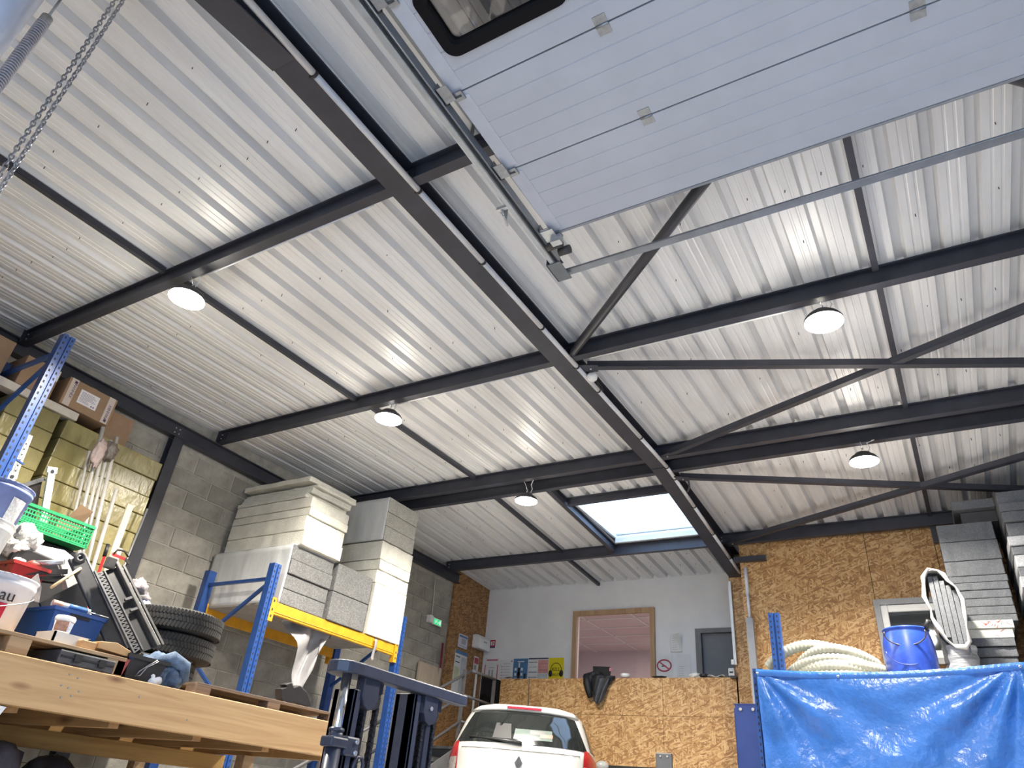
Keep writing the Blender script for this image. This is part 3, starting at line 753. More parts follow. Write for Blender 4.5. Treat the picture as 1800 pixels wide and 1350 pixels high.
def foam_pack(label, x0, x1, y0, y1, z0, n, th, material, wrap, group=None):
    T = thing('foam_pack', label, 'foam pack', ((x0+x1)/2, (y0+y1)/2, z0), group)
    rr = random.Random(int(y0*100)); z = z0
    for k in range(n):
        j = rr.uniform(-.014, .006)
        part('board', MB().box((x0, y0+.004, z+.0015), (x1+j, y1-.004, z+th-.002)), material, T, bev=.008); z += th
    if wrap:
        def side(u, v):
            a = x0+(x1-x0-.01)*u; b = z0+(z-z0)*v
            return Vector((a, y0-.006-.006*nz((a*3, 0, b*1.2), 3), b))
        part('wrap_film', MB().grid(side, 40, 12).grid(lambda u, v: Vector((x0+(x1-x0-.01)*u, y0-.006+(y1-y0+.01)*v, z+.004+.004*nz((u*5, v*5, 0)))), 14, 8), FILM, T, solid=.002)
    return T
foam_pack('film wrapped pack of four grey foam boards at the left of the orange beam', -6.66, -5.47, 4.745, 5.34, 3.158, 4, .1445, EPSG, True, 'foam packs')
T = foam_pack('plain grey foam block in the middle of the orange beam', -6.66, -5.46, 5.375, 5.945, 3.158, 2, .292, EPSG, False, 'foam packs')
foam_pack('film wrapped grey foam pack on top of the white column beside the ridge beam', -6.66, -5.46, 5.99, 6.56, 4.215, 3, .172, eps_mat('pale_grey_foam', (.36, .35, .31), (.50, .49, .44)), True, 'foam packs')
def foam_board(x0, x1, y0, y1, z0, z1, label, group, ragged=.004, seed=0, tilt=0, material=None, lift=0):
    nx, ny = 10, 8
    m = MB(); r_ = random.Random(seed)
    def top(u, v):
        return z1 + lift*max(0, (1-u))**2*v
    def ring(z, rag):
        pts = []
        for i in range(nx): pts.append((x0+(x1-x0)*i/nx, y0+r_.uniform(-rag, rag)))
        for i in range(ny): pts.append((x1+r_.uniform(-rag, rag), y0+(y1-y0)*i/ny))
        for i in range(nx): pts.append((x1-(x1-x0)*i/nx, y1+r_.uniform(-rag, rag)))
        for i in range(ny): pts.append((x0+r_.uniform(-rag, rag), y1-(y1-y0)*i/ny))
        return pts
    b = ring(z0, ragged); t_ = [(p[0]+r_.uniform(-ragged, ragged)*.5, p[1]+r_.uniform(-ragged, ragged)*.5) for p in b]
    n = len(b)
    def zz(p, z): return z+tilt*(p[1]-y0)
    vs = [(p[0], p[1], zz(p, z0)) for p in b]+[(p[0], p[1], zz(p, z1)) for p in t_]
    m.add(vs, [(i, (i+1) % n, n+(i+1) % n, n+i) for i in range(n)]+[tuple(range(n))[::-1], tuple(range(n, 2*n))])
    return solo('foam_board', m, material or EPSW, label, 'foam board', group, bev=.007)
G1 = 'white foam boards piled on the left pack'
ords = ['lowest', 'second', 'third', 'fourth', 'fifth', 'sixth', 'seventh', 'eighth', 'ninth', 'tenth', 'eleventh']
zs = [3.745, 3.90, 4.065, 4.155, 4.275]
xs = [(-6.60, -5.43), (-6.60, -5.455), (-6.62, -5.435), (-6.60, -5.46)]
z = 3.745
for k in range(4):
    foam_board(xs[k][0], xs[k][1], 4.79+.005*k, 5.355+.01*k, zs[k]+.004, zs[k+1]-.004, '%s thick white foam board from the bottom of the left pile' % ords[k], G1, .006, k)
z = 4.279
for k in range(7):
    th = (.022, .03, .026, .03, .03, .028, .034)[k]
    foam_board(-6.62-.012*k, -5.56-.02*(k % 3), 4.80+.022*k, 5.42+.02*k, z, z+th-.004, '%s thin white sheet from the bottom on the left foam pile' % ords[k], G1, .008, 20+k, tilt=.03); z += th
foam_board(-6.66, -5.62, 4.86, 5.60, z+.018, z+.075, 'topmost bent white sheet on the left foam pile', G1, .006, 40, tilt=.01)
G2 = 'white foam boards in the right column'
zs = [3.158, 3.72, 3.87, 3.99, 4.21]
for k in range(4):
    foam_board(-6.64, -5.455-.016*(k % 2), 6.0, 6.565+.01*(k % 2), zs[k]+.004, zs[k+1]-.004, ['tall white foam block standing on the orange beam', 'thin white foam board just above the tall white block', 'slightly set back white foam board in the right column', 'thick white foam board under the wrapped grey pack'][k], G2, .008, 60+k)

# yellow wrapped insulation stacks against the wall
for (ya, yb, lab) in ((1.15, 1.975, 'yellow film wrapped insulation stack at the far left edge'), (2.115, 2.545, 'narrow yellow film wrapped insulation stack behind the tall blue rack frame'), (2.60, 3.56, 'yellow film wrapped insulation stack behind the leaning aluminium tubes')):
    T = thing('insulation_stack', lab, 'insulation', (-6.43, (ya+yb)/2, 2.10), 'yellow insulation stacks')
    z = 2.10; k = 0; r_ = random.Random(ya)
    while z < 4.16:
        th = .175
        part('board', MB().box((-6.66, ya+r_.uniform(0, .012), z+.002), (-6.20+r_.uniform(-.012, .004), yb-r_.uniform(0, .012), min(z+th, 4.20)-.002)), YELF, T, bev=.007); z += th; k += 1

# boxes above the yellow stacks
LBL = mat('paper_label', (.78, .76, .76), .6, 0, .1, 60)
TAPE = mat('packing_tape', (.50, .40, .30), .25, 0, .05)
INK = mat('violet_ink', (.10, .06, .16), .6)
def cbox(label, x0, x1, y0, y1, z0, z1, tapes=()):
    T = thing('cardboard_box', label, 'box', ((x0+x1)/2, (y0+y1)/2, z0), 'cardboard boxes under the roof')
    part('carton', MB().box((x0, y0, z0), (x1, y1, z1)), CARD, T, bev=.006)
    part('top_seam', MB().box((x1-.0005, y0+.004, (z0+z1)/2-.001), (x1+.0005, y1-.004, (z0+z1)/2+.001)) if False else MB().box((x0+.01, (y0+y1)/2-.025, z1), (x1+.001, (y0+y1)/2+.025, z1+.001)), TAPE, T)
    return T
white_plank = solo('plank', MB().box((-6.30, 1.10, 4.205), (-6.18, 2.66, 4.275)), mat('white_board_paint', (.62, .57, .50), .6, 0, .1, 12), 'long white board under the cardboard boxes, on the yellow stack', 'plank', bev=.004)
cbox('plain cardboard box at the upper left edge under the roof beam', -6.62, -6.21, 1.35, 1.985, 4.285, 4.60)
T = cbox('cardboard box with a small white label beside the blue rack post', -6.62, -6.20, 2.10, 2.39, 4.285, 4.555)
part('label', MB().box((-6.2, 2.28, 4.45), (-6.198, 2.385, 4.55)), LBL, T)
T = cbox('cardboard box with white print label and two tape bands', -6.60, -6.17, 2.46, 2.915, 4.285, 4.545)
part('label', MB().box((-6.17, 2.585, 4.355), (-6.168, 2.76, 4.485)), LBL, T)
for yy in (2.49, 2.845):
    b = part('tape_band', MB().box((-6.17, yy-.01, 4.287), (-6.168, yy+.05, 4.543)), mat('pale_tape', (.58, .50, .44), .35, 0, .05), T)
lm = MB()
for k in range(9): lm.box((-6.168, 2.60, 4.375+k*.011), (-6.1675, 2.60+(.09 if k < 3 else .14)*(1-.1*(k % 3)), 4.378+k*.011))
lm.box((-6.168, 2.71, 4.368), (-6.1675, 2.722, 4.38)).box((-6.168, 2.73, 4.368), (-6.1675, 2.742, 4.38))
part('label_print', lm, INK, T)
text('tape_print', 'FRAGILE' if False else 'PANNEX', .036, (-6.1672, 2.52, 4.43), (R(90), R(90), R(90)), INK, T)
text('tape_print', 'PANNEX', .036, (-6.1672, 2.87, 4.40), (R(90), R(-90), R(90)), INK, T)
for (yy, zz) in ((2.52, 4.515), (2.87, 4.315)):
    part('tape_mark', MB().cbox((-6.1675, yy, zz), (.001, .03, .012), Matrix.Rotation(.6, 3, 'X')).cbox((-6.1675, yy, zz), (.001, .012, .03), Matrix.Rotation(.6, 3, 'X')), INK, T)
cbox('plain cardboard box farthest right under the roof beam', -6.64, -6.30, 2.95, 3.20, 4.205, 4.50)

# ---- platform
T = thing('timber_platform', 'timber loading platform of pine beams piled with clutter', 'platform', (-5, 2.6, 0))
part('front_beam', MB().box((-4.10, .2, 1.86), (-4.0, 4.35, 2.08)), WOODL, T, bev=.004)
part('rear_beam', MB().box((-5.30, .2, 1.72), (-5.20, 4.35, 1.83)), wood_mat('ochre_beam', (.34, .19, .05), (.50, .30, .09), 'Y'), T, bev=.004)
for k in range(8):
    y = .35+k*.56
    part('joist', MB().box((-6.6, y, 1.835), (-4.10, y+.06, 2.04)), WOODX, T)
for k in range(11):
    x = -5.42+k*.12
    part('deck_plank', MB().box((x+.002, .2, 2.042), (x+.117, 4.35, 2.062)), WOODP, T)
for k in range(9):
    x = -6.64+k*.118
    part('deck_plank', MB().box((x+.002, .2, 2.042), (x+.115, 4.35, 2.062)), WOODP, T)
for yy in (.3, 4.2):
    for xx in ((-4.12 if yy < 1 else -4.9), -6.2): part('leg', MB().box((xx, yy, 0), (xx+.09, yy+.1, 1.835)), WOODP, T)
nm = MB()
for (y, z_) in ((2.22, 2.04), (2.27, 2.03), (2.20, 1.985), (2.24, 1.978), (2.30, 1.97), (2.22, 1.93), (2.27, 1.945), (2.65, 2.0), (3.0, 1.93)):
    nm.tube([(-4.0, y, z_), (-3.996, y, z_)], .005, 6)
part('nail_heads', nm, GALV, T, kind='stuff')

def pallet(label, x0, x1, y0, y1, z0, W1, hb_=.075, dk=.02, blocks=3):
    T = thing('wooden_pallet', label, 'pallet', ((x0+x1)/2, (y0+y1)/2, z0), 'wooden pallets')
    n = 5; w = (x1-x0)/n
    for k in range(n):
        part('deck_board', MB().box((x0+k*w+.008, y0, z0+hb_), (x0+(k+1)*w-.008, y1, z0+hb_+dk)), W1, T, bev=.002)
    for i in range(blocks):
        y = y0+(y1-y0-.11)*i/(blocks-1)
        for x in (x0+.01, (x0+x1)/2-.05, x1-.11):
            part('block', MB().box((x, y, z0), (x+.1, y+.11, z0+hb_)), W1, T, bev=.003)
    return T
pallet('pale wooden pallet under the white bucket and blue crate', -4.95, -4.02, 1.35, 2.52, 2.082, WOODP, .08, .018)
pallet('dark weathered pallet behind the forklift mast', -4.95, -4.02, 3.02, 4.30, 2.066, WOODD, .06, .018)

# ---- tyres
TYRE = mat('tyre_rubber', (.019, .0175, .016), .75, 0, .2, 14, .15, 50)
def tyre(x, y, z, label, rot=0):
    T = thing('tyre', label, 'tyre', (x, y, z), 'stacked tyres')
    K = .82
    prof = [(a, b*K) for a, b in [(.20, .02), (.235, .0), (.27, .0), (.295, .012), (.31, .035), (.312, .09), (.31, .145), (.295, .168), (.27, .18), (.235, .18), (.20, .16)]]
    part('carcass', MB().lathe(prof, (x, y, z), 48), TYRE, T)
    part('inner_liner', MB().lathe([(a, b*K) for a, b in [(.20, .16), (.205, .12), (.24, .10), (.24, .08), (.205, .06), (.20, .02)]], (x, y, z), 48), TYRE, T)
    m = MB(); n = 84
    for k in range(n):
        a = 2*math.pi*k/n + rot
        for (z0, z1, da) in ((.02, .065, .05), (.072, .108, -.05), (.115, .16, .05)):
            p0 = (x+.3135*math.cos(a), y+.3135*math.sin(a), z+z0*K); p1 = (x+.3135*math.cos(a+da), y+.3135*math.sin(a+da), z+z1*K)
            m.bar(p0, p1, .0185, .003, up=(math.cos(a), math.sin(a), 0))
    part('tread_blocks', m, TYRE, T, kind='stuff')
tyre(-4.62, 3.02, 2.145, 'lowest tyre of the stack beside the blue jeans', .1)
tyre(-4.58, 3.10, 2.295, 'middle tyre of the stack, sticking out to the right', .4)
tyre(-4.56, 3.10, 2.445, 'topmost tyre of the stack below the white foam rack', .7)

# ---- buckets, crates and clutter on the platform
def bucket(x, y, z, r0, r1, h, material, label, T0=None, rim=True):
    T = thing('bucket', label, 'bucket', (x, y, z))
    part('body', MB().lathe([(0.001, .0), (r0, .0), (r1*.97+.0, h*.80), (r1, h*.82), (r1*1.01, h*.90), (r1, h*.90), (r1, h*.97), (r1*1.03, h), (r1*.97, h), (r1*.93, h*.9), (r0*.95, .01), (.001, .01)], (x, y, z), 40), material, T)
    return T
BW = mat('bucket_white', (.62, .63, .68), .35, 0, .06, 10)
T = bucket(-4.45, 1.885, 2.182, .172, .20, .30, BW, 'big white bucket with black letters and a red square on the pale pallet')
def onc(a, z, r=.19): return (-4.45+r*math.cos(a), 1.885+r*math.sin(a), z)
a0 = R(-8)
RED = mat('red_print', (.42, .01, .04), .4, 0, .05)
def cyl_patch(cx, cy, r0, r1, z0, z1, a0, a1, n=8):
    return MB().grid(lambda u, v: Vector((cx+(r0+(r1-r0)*v)*math.cos(a0+(a1-a0)*u), cy+(r0+(r1-r0)*v)*math.sin(a0+(a1-a0)*u), z0+(z1-z0)*v)), n, 2)
part('red_square', cyl_patch(-4.45, 1.885, .1815, .1905, 2.255, 2.335, R(-32), R(6)), RED, T)
text('letters', 'au', .085, (-4.2555, 1.885, 2.372), (R(90), 0, R(84)), BLACKP, T, ext=.002)
part('handle', MB().tube([onc(R(t_), 2.235+.0014*(t_+60), .212-.00012*abs(t_)) for t_ in range(-60, 66, 6)], .003, 6), GALV, T)
T = bucket(-4.62, 1.74, 2.19+.29, .15, .175, .30, mat('bucket_grey_white', (.62, .62, .60), .4, 0, .12, 12), 'dirty white bucket at the left edge below the blue bucket')
T = bucket(-4.72, 1.78, 2.60+.18, .17, .195, .24, mat('bucket_violet', (.16, .21, .45), .4, 0, .15, 10), 'blue violet paint bucket at the left edge')
part('label_patch', cyl_patch(-4.72, 1.78, .174, .19, 2.80, 2.94, R(10), R(42)), mat('worn_label', (.55, .56, .58), .6, 0, .3, 40), T)
CRB = mat('crate_blue', (.010, .060, .25), .4, 0, .1, 8)
def open_crate(label, x0, x1, y0, y1, z0, z1, material, taper=.02, t_=.006, name='plastic_crate'):
    T = thing(name, label, 'crate', ((x0+x1)/2, (y0+y1)/2, z0))
    m = MB()
    def ring(z, g): return [(x0+g, y0+g, z), (x1-g, y0+g, z), (x1-g, y1-g, z), (x0+g, y1-g, z)]
    a, b, c, d = ring(z0, taper), ring(z1, 0), ring(z1, t_), ring(z0+t_, taper+t_)
    m.add(a+b+c+d, [(0, 3, 2, 1)]+[(i, (i+1) % 4, 4+(i+1) % 4, 4+i) for i in range(4)]+[(4+i, 4+(i+1) % 4, 8+(i+1) % 4, 8+i) for i in range(4)]+[(8+i, 8+(i+1) % 4, 12+(i+1) % 4, 12+i) for i in range(4)]+[(12, 13, 14, 15)])
    part('tub', m, material, T)
    part('rim', MB().box((x0-.008, y0-.008, z1-.02), (x1+.008, y0, z1)).box((x0-.008, y1, z1-.02), (x1+.008, y1+.008, z1)).box((x0-.008, y0, z1-.02), (x0, y1, z1)).box((x1, y0, z1-.02), (x1+.008, y1, z1)), material, T)
    return T
T = open_crate('blue plastic crate beside the big white bucket', -4.75, -4.37, 2.205, 2.515, 2.182, 2.41, CRB)
part('handle_slot', MB().box((-4.371, 2.30, 2.37), (-4.3675, 2.42, 2.393)), HOLE, T)
T = thing('paint_tub', 'small white tub with brown label in front of the blue crate', 'tub', (-4.22, 2.205, 2.245))
part('body', MB().lathe([(.001, 0), (.042, 0), (.048, .075), (.001, .075)], (-4.22, 2.205, 2.247), 24), WHITEP, T)
part('lid', MB().lathe([(.052, .066), (.053, .085), (.047, .094), (.001, .096)], (-4.22, 2.205, 2.247), 24), WHITEP, T)
part('brown_label', cyl_patch(-4.22, 2.205, .0445, .0485, 2.258, 2.310, R(-85), R(5)), mat('brown_label', (.38, .20, .14), .5, 0, .3, 60), T)
part('blue_label', cyl_patch(-4.22, 2.205, .0445, .0485, 2.258, 2.310, R(8), R(70)), mat('pale_blue_label', (.50, .58, .72), .5, 0, .2, 60), T)
solo('plastic_tray', MB().grid(lambda u, v: Vector((-4.28+.18*v, 2.12+.20*u, 2.245)), 1, 1) if False else MB().box((-4.29, 2.13, 2.184), (-4.12, 2.31, 2.190)).box((-4.30, 2.12, 2.184), (-4.29, 2.32, 2.245)).box((-4.12, 2.12, 2.184), (-4.11, 2.32, 2.242)).box((-4.30, 2.12, 2.19), (-4.11, 2.13, 2.244)).box((-4.30, 2.31, 2.19), (-4.11, 2.32, 2.240)), mat('clear_plastic_tray', (.60, .63, .63), .2, 0, .05), 'clear shallow plastic tray under the small tub', 'tray')
T = thing('timber_offcut', 'two pale pine offcuts lying on the pallet edge', 'wood', (-4.1, 2.4, 2.182))
part('offcut', MB().box((-4.2, 2.255, 2.183), (-4.06, 2.34, 2.225)), WOODL, T, bev=.004)
part('offcut', MB().prism([(2.345, 2.20), (2.345, 2.235), (2.44, 2.247), (2.53, 2.222), (2.535, 2.19)], -4.18, -4.04, 'X'), WOODL, T, bev=.003)
T = thing('tool_case', 'flat black tool case slid under the pale pallet', 'case', (-4.2, 2.3, 2.082))
part('shell', MB().box((-4.45, 2.14, 2.083), (-4.02, 2.46, 2.152)), DARKG, T, bev=.008)
part('seam', MB().box((-4.021, 2.15, 2.118), (-4.012, 2.45, 2.126)), BLACKP, T)
for y in (2.22, 2.36): part('latch', MB().box((-4.02, y, 2.105), (-4.008, y+.04, 2.14)), BLACKP, T)
solo('red_box', MB().prism([(2.465, 2.083), (2.52, 2.083), (2.545, 2.178), (2.47, 2.178)], -4.3, -4.03, 'X'), mat('faded_red_box', (.30, .055, .05), .6, 0, .15), 'faded red box wedged beside the black case', 'box', bev=.005)
T = open_crate('black plastic bin with cords beside the blue jeans', -4.40, -4.03, 2.53, 2.785, 2.084, 2.21, BLACKP, .03, name='plastic_bin')
part('cord', MB().tube([(-4.018, 2.70, 2.205), (-4.03, 2.66, 2.17), (-4.035, 2.62, 2.13), (-4.03, 2.60, 2.10), (-4.03, 2.63, 2.11), (-4.035, 2.66, 2.16), (-4.018, 2.71, 2.20)], .003, 6), GALV, T)
part('sticker', MB().box((-4.033, 2.53, 2.185), (-4.0295, 2.56, 2.21)), mat('blue_sticker', (.03, .07, .3), .5), T)
m = MB(); blob(m, (-4.16, 2.79, 2.165), (.11, .12, .10), 4, .30, fq=1.5); blob(m, (-4.11, 2.885, 2.14), (.075, .075, .075), 6, .35, fq=1.6); m.tube([(-4.10, 2.74, 2.20), (-4.05, 2.82, 2.24), (-4.05, 2.91, 2.21), (-4.06, 2.94, 2.13)], [.03, .042, .04, .03], 10)
solo('jeans', m, mat('blue_denim', (.10, .15, .235), .85, 0, .4, 14, .4, 120), 'crumpled pair of blue jeans beside the black bin', 'jeans')
solo('white_bag', blob(MB(), (-4.09, 2.745, 2.105), (.05, .06, .055), 9, .35), mat('white_bag_plastic', (.75, .76, .80), .4, 0, .05), 'small white plastic bag squeezed under the blue jeans', 'bag')
# bottle strip / caulking tubes on the crate edge
T = thing('sealant_tube', 'sealant cartridge lying on the blue crate rim with a steel rod', 'cartridge', (-4.45, 2.35, 2.42))
part('tube_white', MB().tube([(-4.46, 2.22, 2.436), (-4.44, 2.44, 2.434)], .017, 12), WHITEP, T)
part('blue_sleeve', MB().tube([(-4.447, 2.31, 2.435), (-4.44, 2.42, 2.434)], .0185, 12), mat('sleeve_blue', (.06, .17, .45), .4), T)
part('orange_sleeve', MB().tube([(-4.46, 2.22, 2.436), (-4.452, 2.275, 2.435)], .0185, 12), mat('sleeve_orange', (.75, .38, .25), .5), T)
part('rod', MB().tube([(-4.44, 2.44, 2.434), (-4.43, 2.56, 2.43)], .004, 8), GALV, T)
# red bin with bits
T = open_crate('red plastic bin filled with small parts above the white bucket', -4.95, -4.68, 2.03, 2.24, 2.47, 2.65, mat('bin_red', (.42, .02, .02), .4, 0, .15, 8), .03, name='plastic_bin')
for k, (dx, dy, cl) in enumerate(((0, .03, 'bits_white'), (.05, .10, 'bits_red'), (-.06, .14, 'bits_violet'))):
    part('small_part', blob(MB(), (-4.78+dx, 2.06+dy, 2.655), (.05, .045, .03), 30+k, .3, 16, 10), {'bits_white': WHITEP, 'bits_red': mat('bits_red', (.30, .07, .05), .5), 'bits_violet': mat('bits_violet', (.10, .08, .25), .4)}[cl], T)
solo('steel_tube', MB().tube([(-4.72, 2.16, 2.67), (-4.60, 2.26, 2.70)], .016, 12), GALV, 'short galvanised tube sticking out of the red bin', 'tube')
m = MB(); blob(m, (-4.86, 2.10, 2.80), (.09, .10, .10), 12, .4); blob(m, (-4.82, 2.06, 2.74), (.06, .07, .06), 13, .4)
solo('rag', m, mat('pale_rag', (.62, .60, .54), .9, 0, .2, 14, .3, 60), 'crumpled pale rag between the blue violet bucket and the green crate', 'rag')
m = MB().box((-5.35, 2.0, 2.066), (-4.55, 2.75, 2.30)).box((-5.2, 1.4, 2.066), (-4.72, 2.0, 2.46))
T = thing('dark_box', 'dark box under the clutter of buckets and bumper parts', 'box', (-5, 2.2, 2.066))
part('carton', MB().box((-5.35, 2.56, 2.066), (-4.92, 2.78, 2.40)), BLACKP, T)
part('lid', MB().box((-5.36, 2.55, 2.40), (-4.91, 2.79, 2.43)), BLACKP, T)
T = thing('support_crate', 'grey crate propping up the stacked buckets', 'crate', (-4.9, 1.8, 2.2))
part('body', MB().box((-5.1, 1.50, 2.182), (-4.68, 2.03, 2.46)), DARKG, T)
part('rim', MB().box((-5.11, 1.49, 2.44), (-4.67, 2.04, 2.475)), DARKG, T)

# ---- car body parts leaning on the pile
def plate(pts, x, th): return MB().prism(pts, x-th/2, x+th/2, 'X')
T = thing('wheel_arch_liner', 'pale topped black car panel behind the red bin', 'car part', (-4.8, 2.25, 2.4))
part('white_skin', plate([(2.06, 2.785), (2.33, 2.815), (2.42, 2.785), (2.58, 2.58), (2.46, 2.57), (2.33, 2.73), (2.08, 2.745)], -4.82, .06), mat('pale_car_paint', (.55, .53, .51), .4, 0, .06), T, bev=.006)
part('black_liner', plate([(2.03, 2.70), (2.09, 2.755), (2.30, 2.735), (2.37, 2.66), (2.34, 2.60), (2.10, 2.56), (2.03, 2.62)], -4.78, .03), BLACKP, T, bev=.01)
part('arm', MB().bar((-4.70, 2.12, 2.60), (-4.68, 2.34, 2.67), .02, .03).bar((-4.70, 2.14, 2.57), (-4.68, 2.36, 2.64), .012, .02), BLACKP, T)
T = thing('bumper_beam', 'long dark grey bumper beam leaning left of the grille panel', 'car part', (-4.5, 2.7, 2.3))
A, B = Vector((-4.63, 2.33, 2.755)), Vector((-4.37, 2.665, 2.25))
part('beam', MB().bar(A, B, .03, .095, up=(0, .7, .7)), mat('bumper_grey', (.045, .045, .048), .45, 0, .25, 12), T, bev=.008)
part('edge_strip', MB().bar(A, B, .034, .008, up=(0, .7, .7), off=(.0, .05)), GALV, T)
part('mount_ring', MB().lathe([(.016, 0), (.034, 0), (.034, .02), (.016, .02), (.016, 0)], A+Vector((.02, .01, 0)), 20, Matrix.Rotation(R(90), 3, 'Y')), DARKG, T)
part('wing', plate([(2.25, 2.45), (2.42, 2.62), (2.62, 2.40), (2.74, 2.22), (2.45, 2.21)], -4.66, .02), BLACKP, T)
T = thing('grille_panel', 'tall black car grille panel with triangular lattice leaning on the tyres', 'car part', (-4.4, 2.8, 2.3))
A, B = Vector((-4.50, 2.475, 2.735)), Vector((-4.16, 2.72, 2.27))
d = (B-A).normalized(); sd = Vector((0, .72, .69)); sd = (sd-d*sd.dot(d)).normalized(); nn = d.cross(sd)
def gp(a, b, c=0): return A+(B-A)*a+sd*b+nn*c
part('right_rail', MB().bar(gp(0, .055), gp(1, .055), .03, .022, up=sd), mat('scuffed_grey_plastic', (.09, .086, .082), .45, 0, .25, 14), T, bev=.004)
part('outer_rail', MB().bar(gp(.04, .085), gp(1, .085), .012, .012, up=sd), mat('scuffed_grey_plastic', (.2, .2, .2)), T)
part('left_rail', MB().bar(gp(.02, -.085), gp(.98, -.085), .02, .010, up=sd), DARKG, T)
part('mid_rail', MB().bar(gp(.05, -.035), gp(.98, -.035), .02, .008, up=sd), DARKG, T)
part('back_panel', MB().bar(gp(.03, 0, -.02), gp(.98, 0, -.02), .004, .16, up=sd), BLACKP, T)
lm = MB(); n = 22
for k in range(n):
    a = .05+k*.92/n; b = a+.46/n
    lm.bar(gp(a, -.082), gp(b, -.038), .008, .006, up=nn).bar(gp(b, -.038), gp(a+.92/n, -.082), .008, .006, up=nn)
part('lattice', lm, DARKG, T)
part('top_bracket', MB().cbox(gp(-.02, .02), (.04, .06, .07)), mat('scuffed_grey_plastic', (.2, .2, .2)), T, bev=.006)
for a in (.42, .55): part('clip', MB().bar(gp(a, .0), gp(a, .05), .02, .016, up=d), DARKG, T)
solo('fender_liner', plate([(2.48, 2.62), (2.55, 2.70), (2.62, 2.71), (2.64, 2.62), (2.60, 2.50)], -4.80, .03), BLACKP, 'small black rounded panel behind the top of the grille', 'car part', bev=.01)
solo('wooden_stick', MB().tube([(-4.50, 2.20, 2.52), (-4.58, 2.36, 2.69)], .009, 10), wood_mat('stick_wood', (.55, .38, .2), (.7, .5, .28), 'Y'), 'wooden handle stick lying across the black car parts', 'stick')
solo('metal_trowel', MB().prism([(2.09, 2.50), (2.14, 2.59), (2.19, 2.52), (2.21, 2.44), (2.12, 2.44)], -4.60, -4.585, 'X'), mat('dirty_metal', (.35, .32, .31), .5, .3, .25, 20), 'pointed dirty metal trowel behind the rim of the white bucket', 'trowel')
# gloves
m = MB(); blob(m, (-5.0, 3.02, 2.77), (.06, .07, .07), 15, .4); blob(m, (-4.98, 3.07, 2.71), (.045, .05, .05), 16, .4)
solo('work_gloves', m, mat('grey_glove', (.26, .24, .25), .9, 0, .3, 20, .3, 60), 'bundle of grey work gloves between the grille and the block wall', 'gloves')
solo('blue_cloth', blob(MB(), (-4.95, 3.08, 2.63), (.05, .05, .08), 17, .25), mat('light_blue_cloth', (.35, .45, .70), .8, 0, .15), 'light blue cloth just above the topmost tyre', 'cloth')
solo('grey_bag_pile', blob(MB(), (-5.0, 3.02, 2.36), (.12, .16, .29), 18, .2), BLACKP, 'black sack standing between the tyres and the yellow stack', 'sack')

# green crate on boxes
T = thing('vegetable_crate', 'bright green slatted plastic crate', 'crate', (-5.35, 2.38, 2.98))
GRN = mat('crate_green', (.02, .30, .11), .4, 0, .12, 10)
x0c, x1c, y0c, y1c, zb, zt = -5.60, -5.25, 2.09, 2.69, 2.985, 3.135
part('bottom', MB().box((x0c, y0c, zb), (x1c, y1c, zb+.01)), GRN, T)
for side in range(4):
    for k in range(5):
        z = zb+.012+k*.028
        if side == 0: m = MB().box((x1c-.008, y0c, z), (x1c, y1c, z+.010))
        elif side == 1: m = MB().box((x0c, y0c, z), (x0c+.008, y1c, z+.010))
        elif side == 2: m = MB().box((x0c, y0c, z), (x1c, y0c+.008, z+.010))
        else: m = MB().box((x0c, y1c-.008, z), (x1c, y1c, z+.010))
        part('slat', m, GRN, T)
m = MB()
for k in range(31):
    y = y0c+(y1c-y0c)*k/30; m.box((x1c-.006, y-.003, zb), (x1c-.001, y+.003, zt)).box((x0c+.001, y-.003, zb), (x0c+.006, y+.003, zt))
for k in range(17):
    x = x0c+(x1c-x0c)*k/16; m.box((x-.003, y0c+.001, zb), (x+.003, y0c+.006, zt)).box((x-.003, y1c-.006, zb), (x+.003, y1c-.001, zt))
part('bars', m, GRN, T, kind='stuff')
part('rim', MB().box((x1c-.012, y0c-.006, zt-.004), (x1c+.008, y1c+.006, zt+.016)).box((x0c-.008, y0c-.006, zt-.004), (x0c+.012, y1c+.006, zt+.016)).box((x0c, y0c-.006, zt-.004), (x1c, y0c+.012, zt+.016)).box((x0c, y1c-.012, zt-.004), (x1c, y1c+.006, zt+.016)), GRN, T)
T = thing('support_carton', 'dark carton under the green crate', 'box', (-5.4, 2.4, 2.066))
part('carton', MB().box((-5.70, 2.12, 2.066), (-5.37, 2.60, 2.98)) if False else MB().box((-6.0, 2.15, 2.066), (-5.37, 2.72, 2.975)), BLACKP, T, bev=.006)
part('tape', MB().box((-5.372, 2.40, 2.1), (-5.3685, 2.45, 2.97)), TAPE, T)
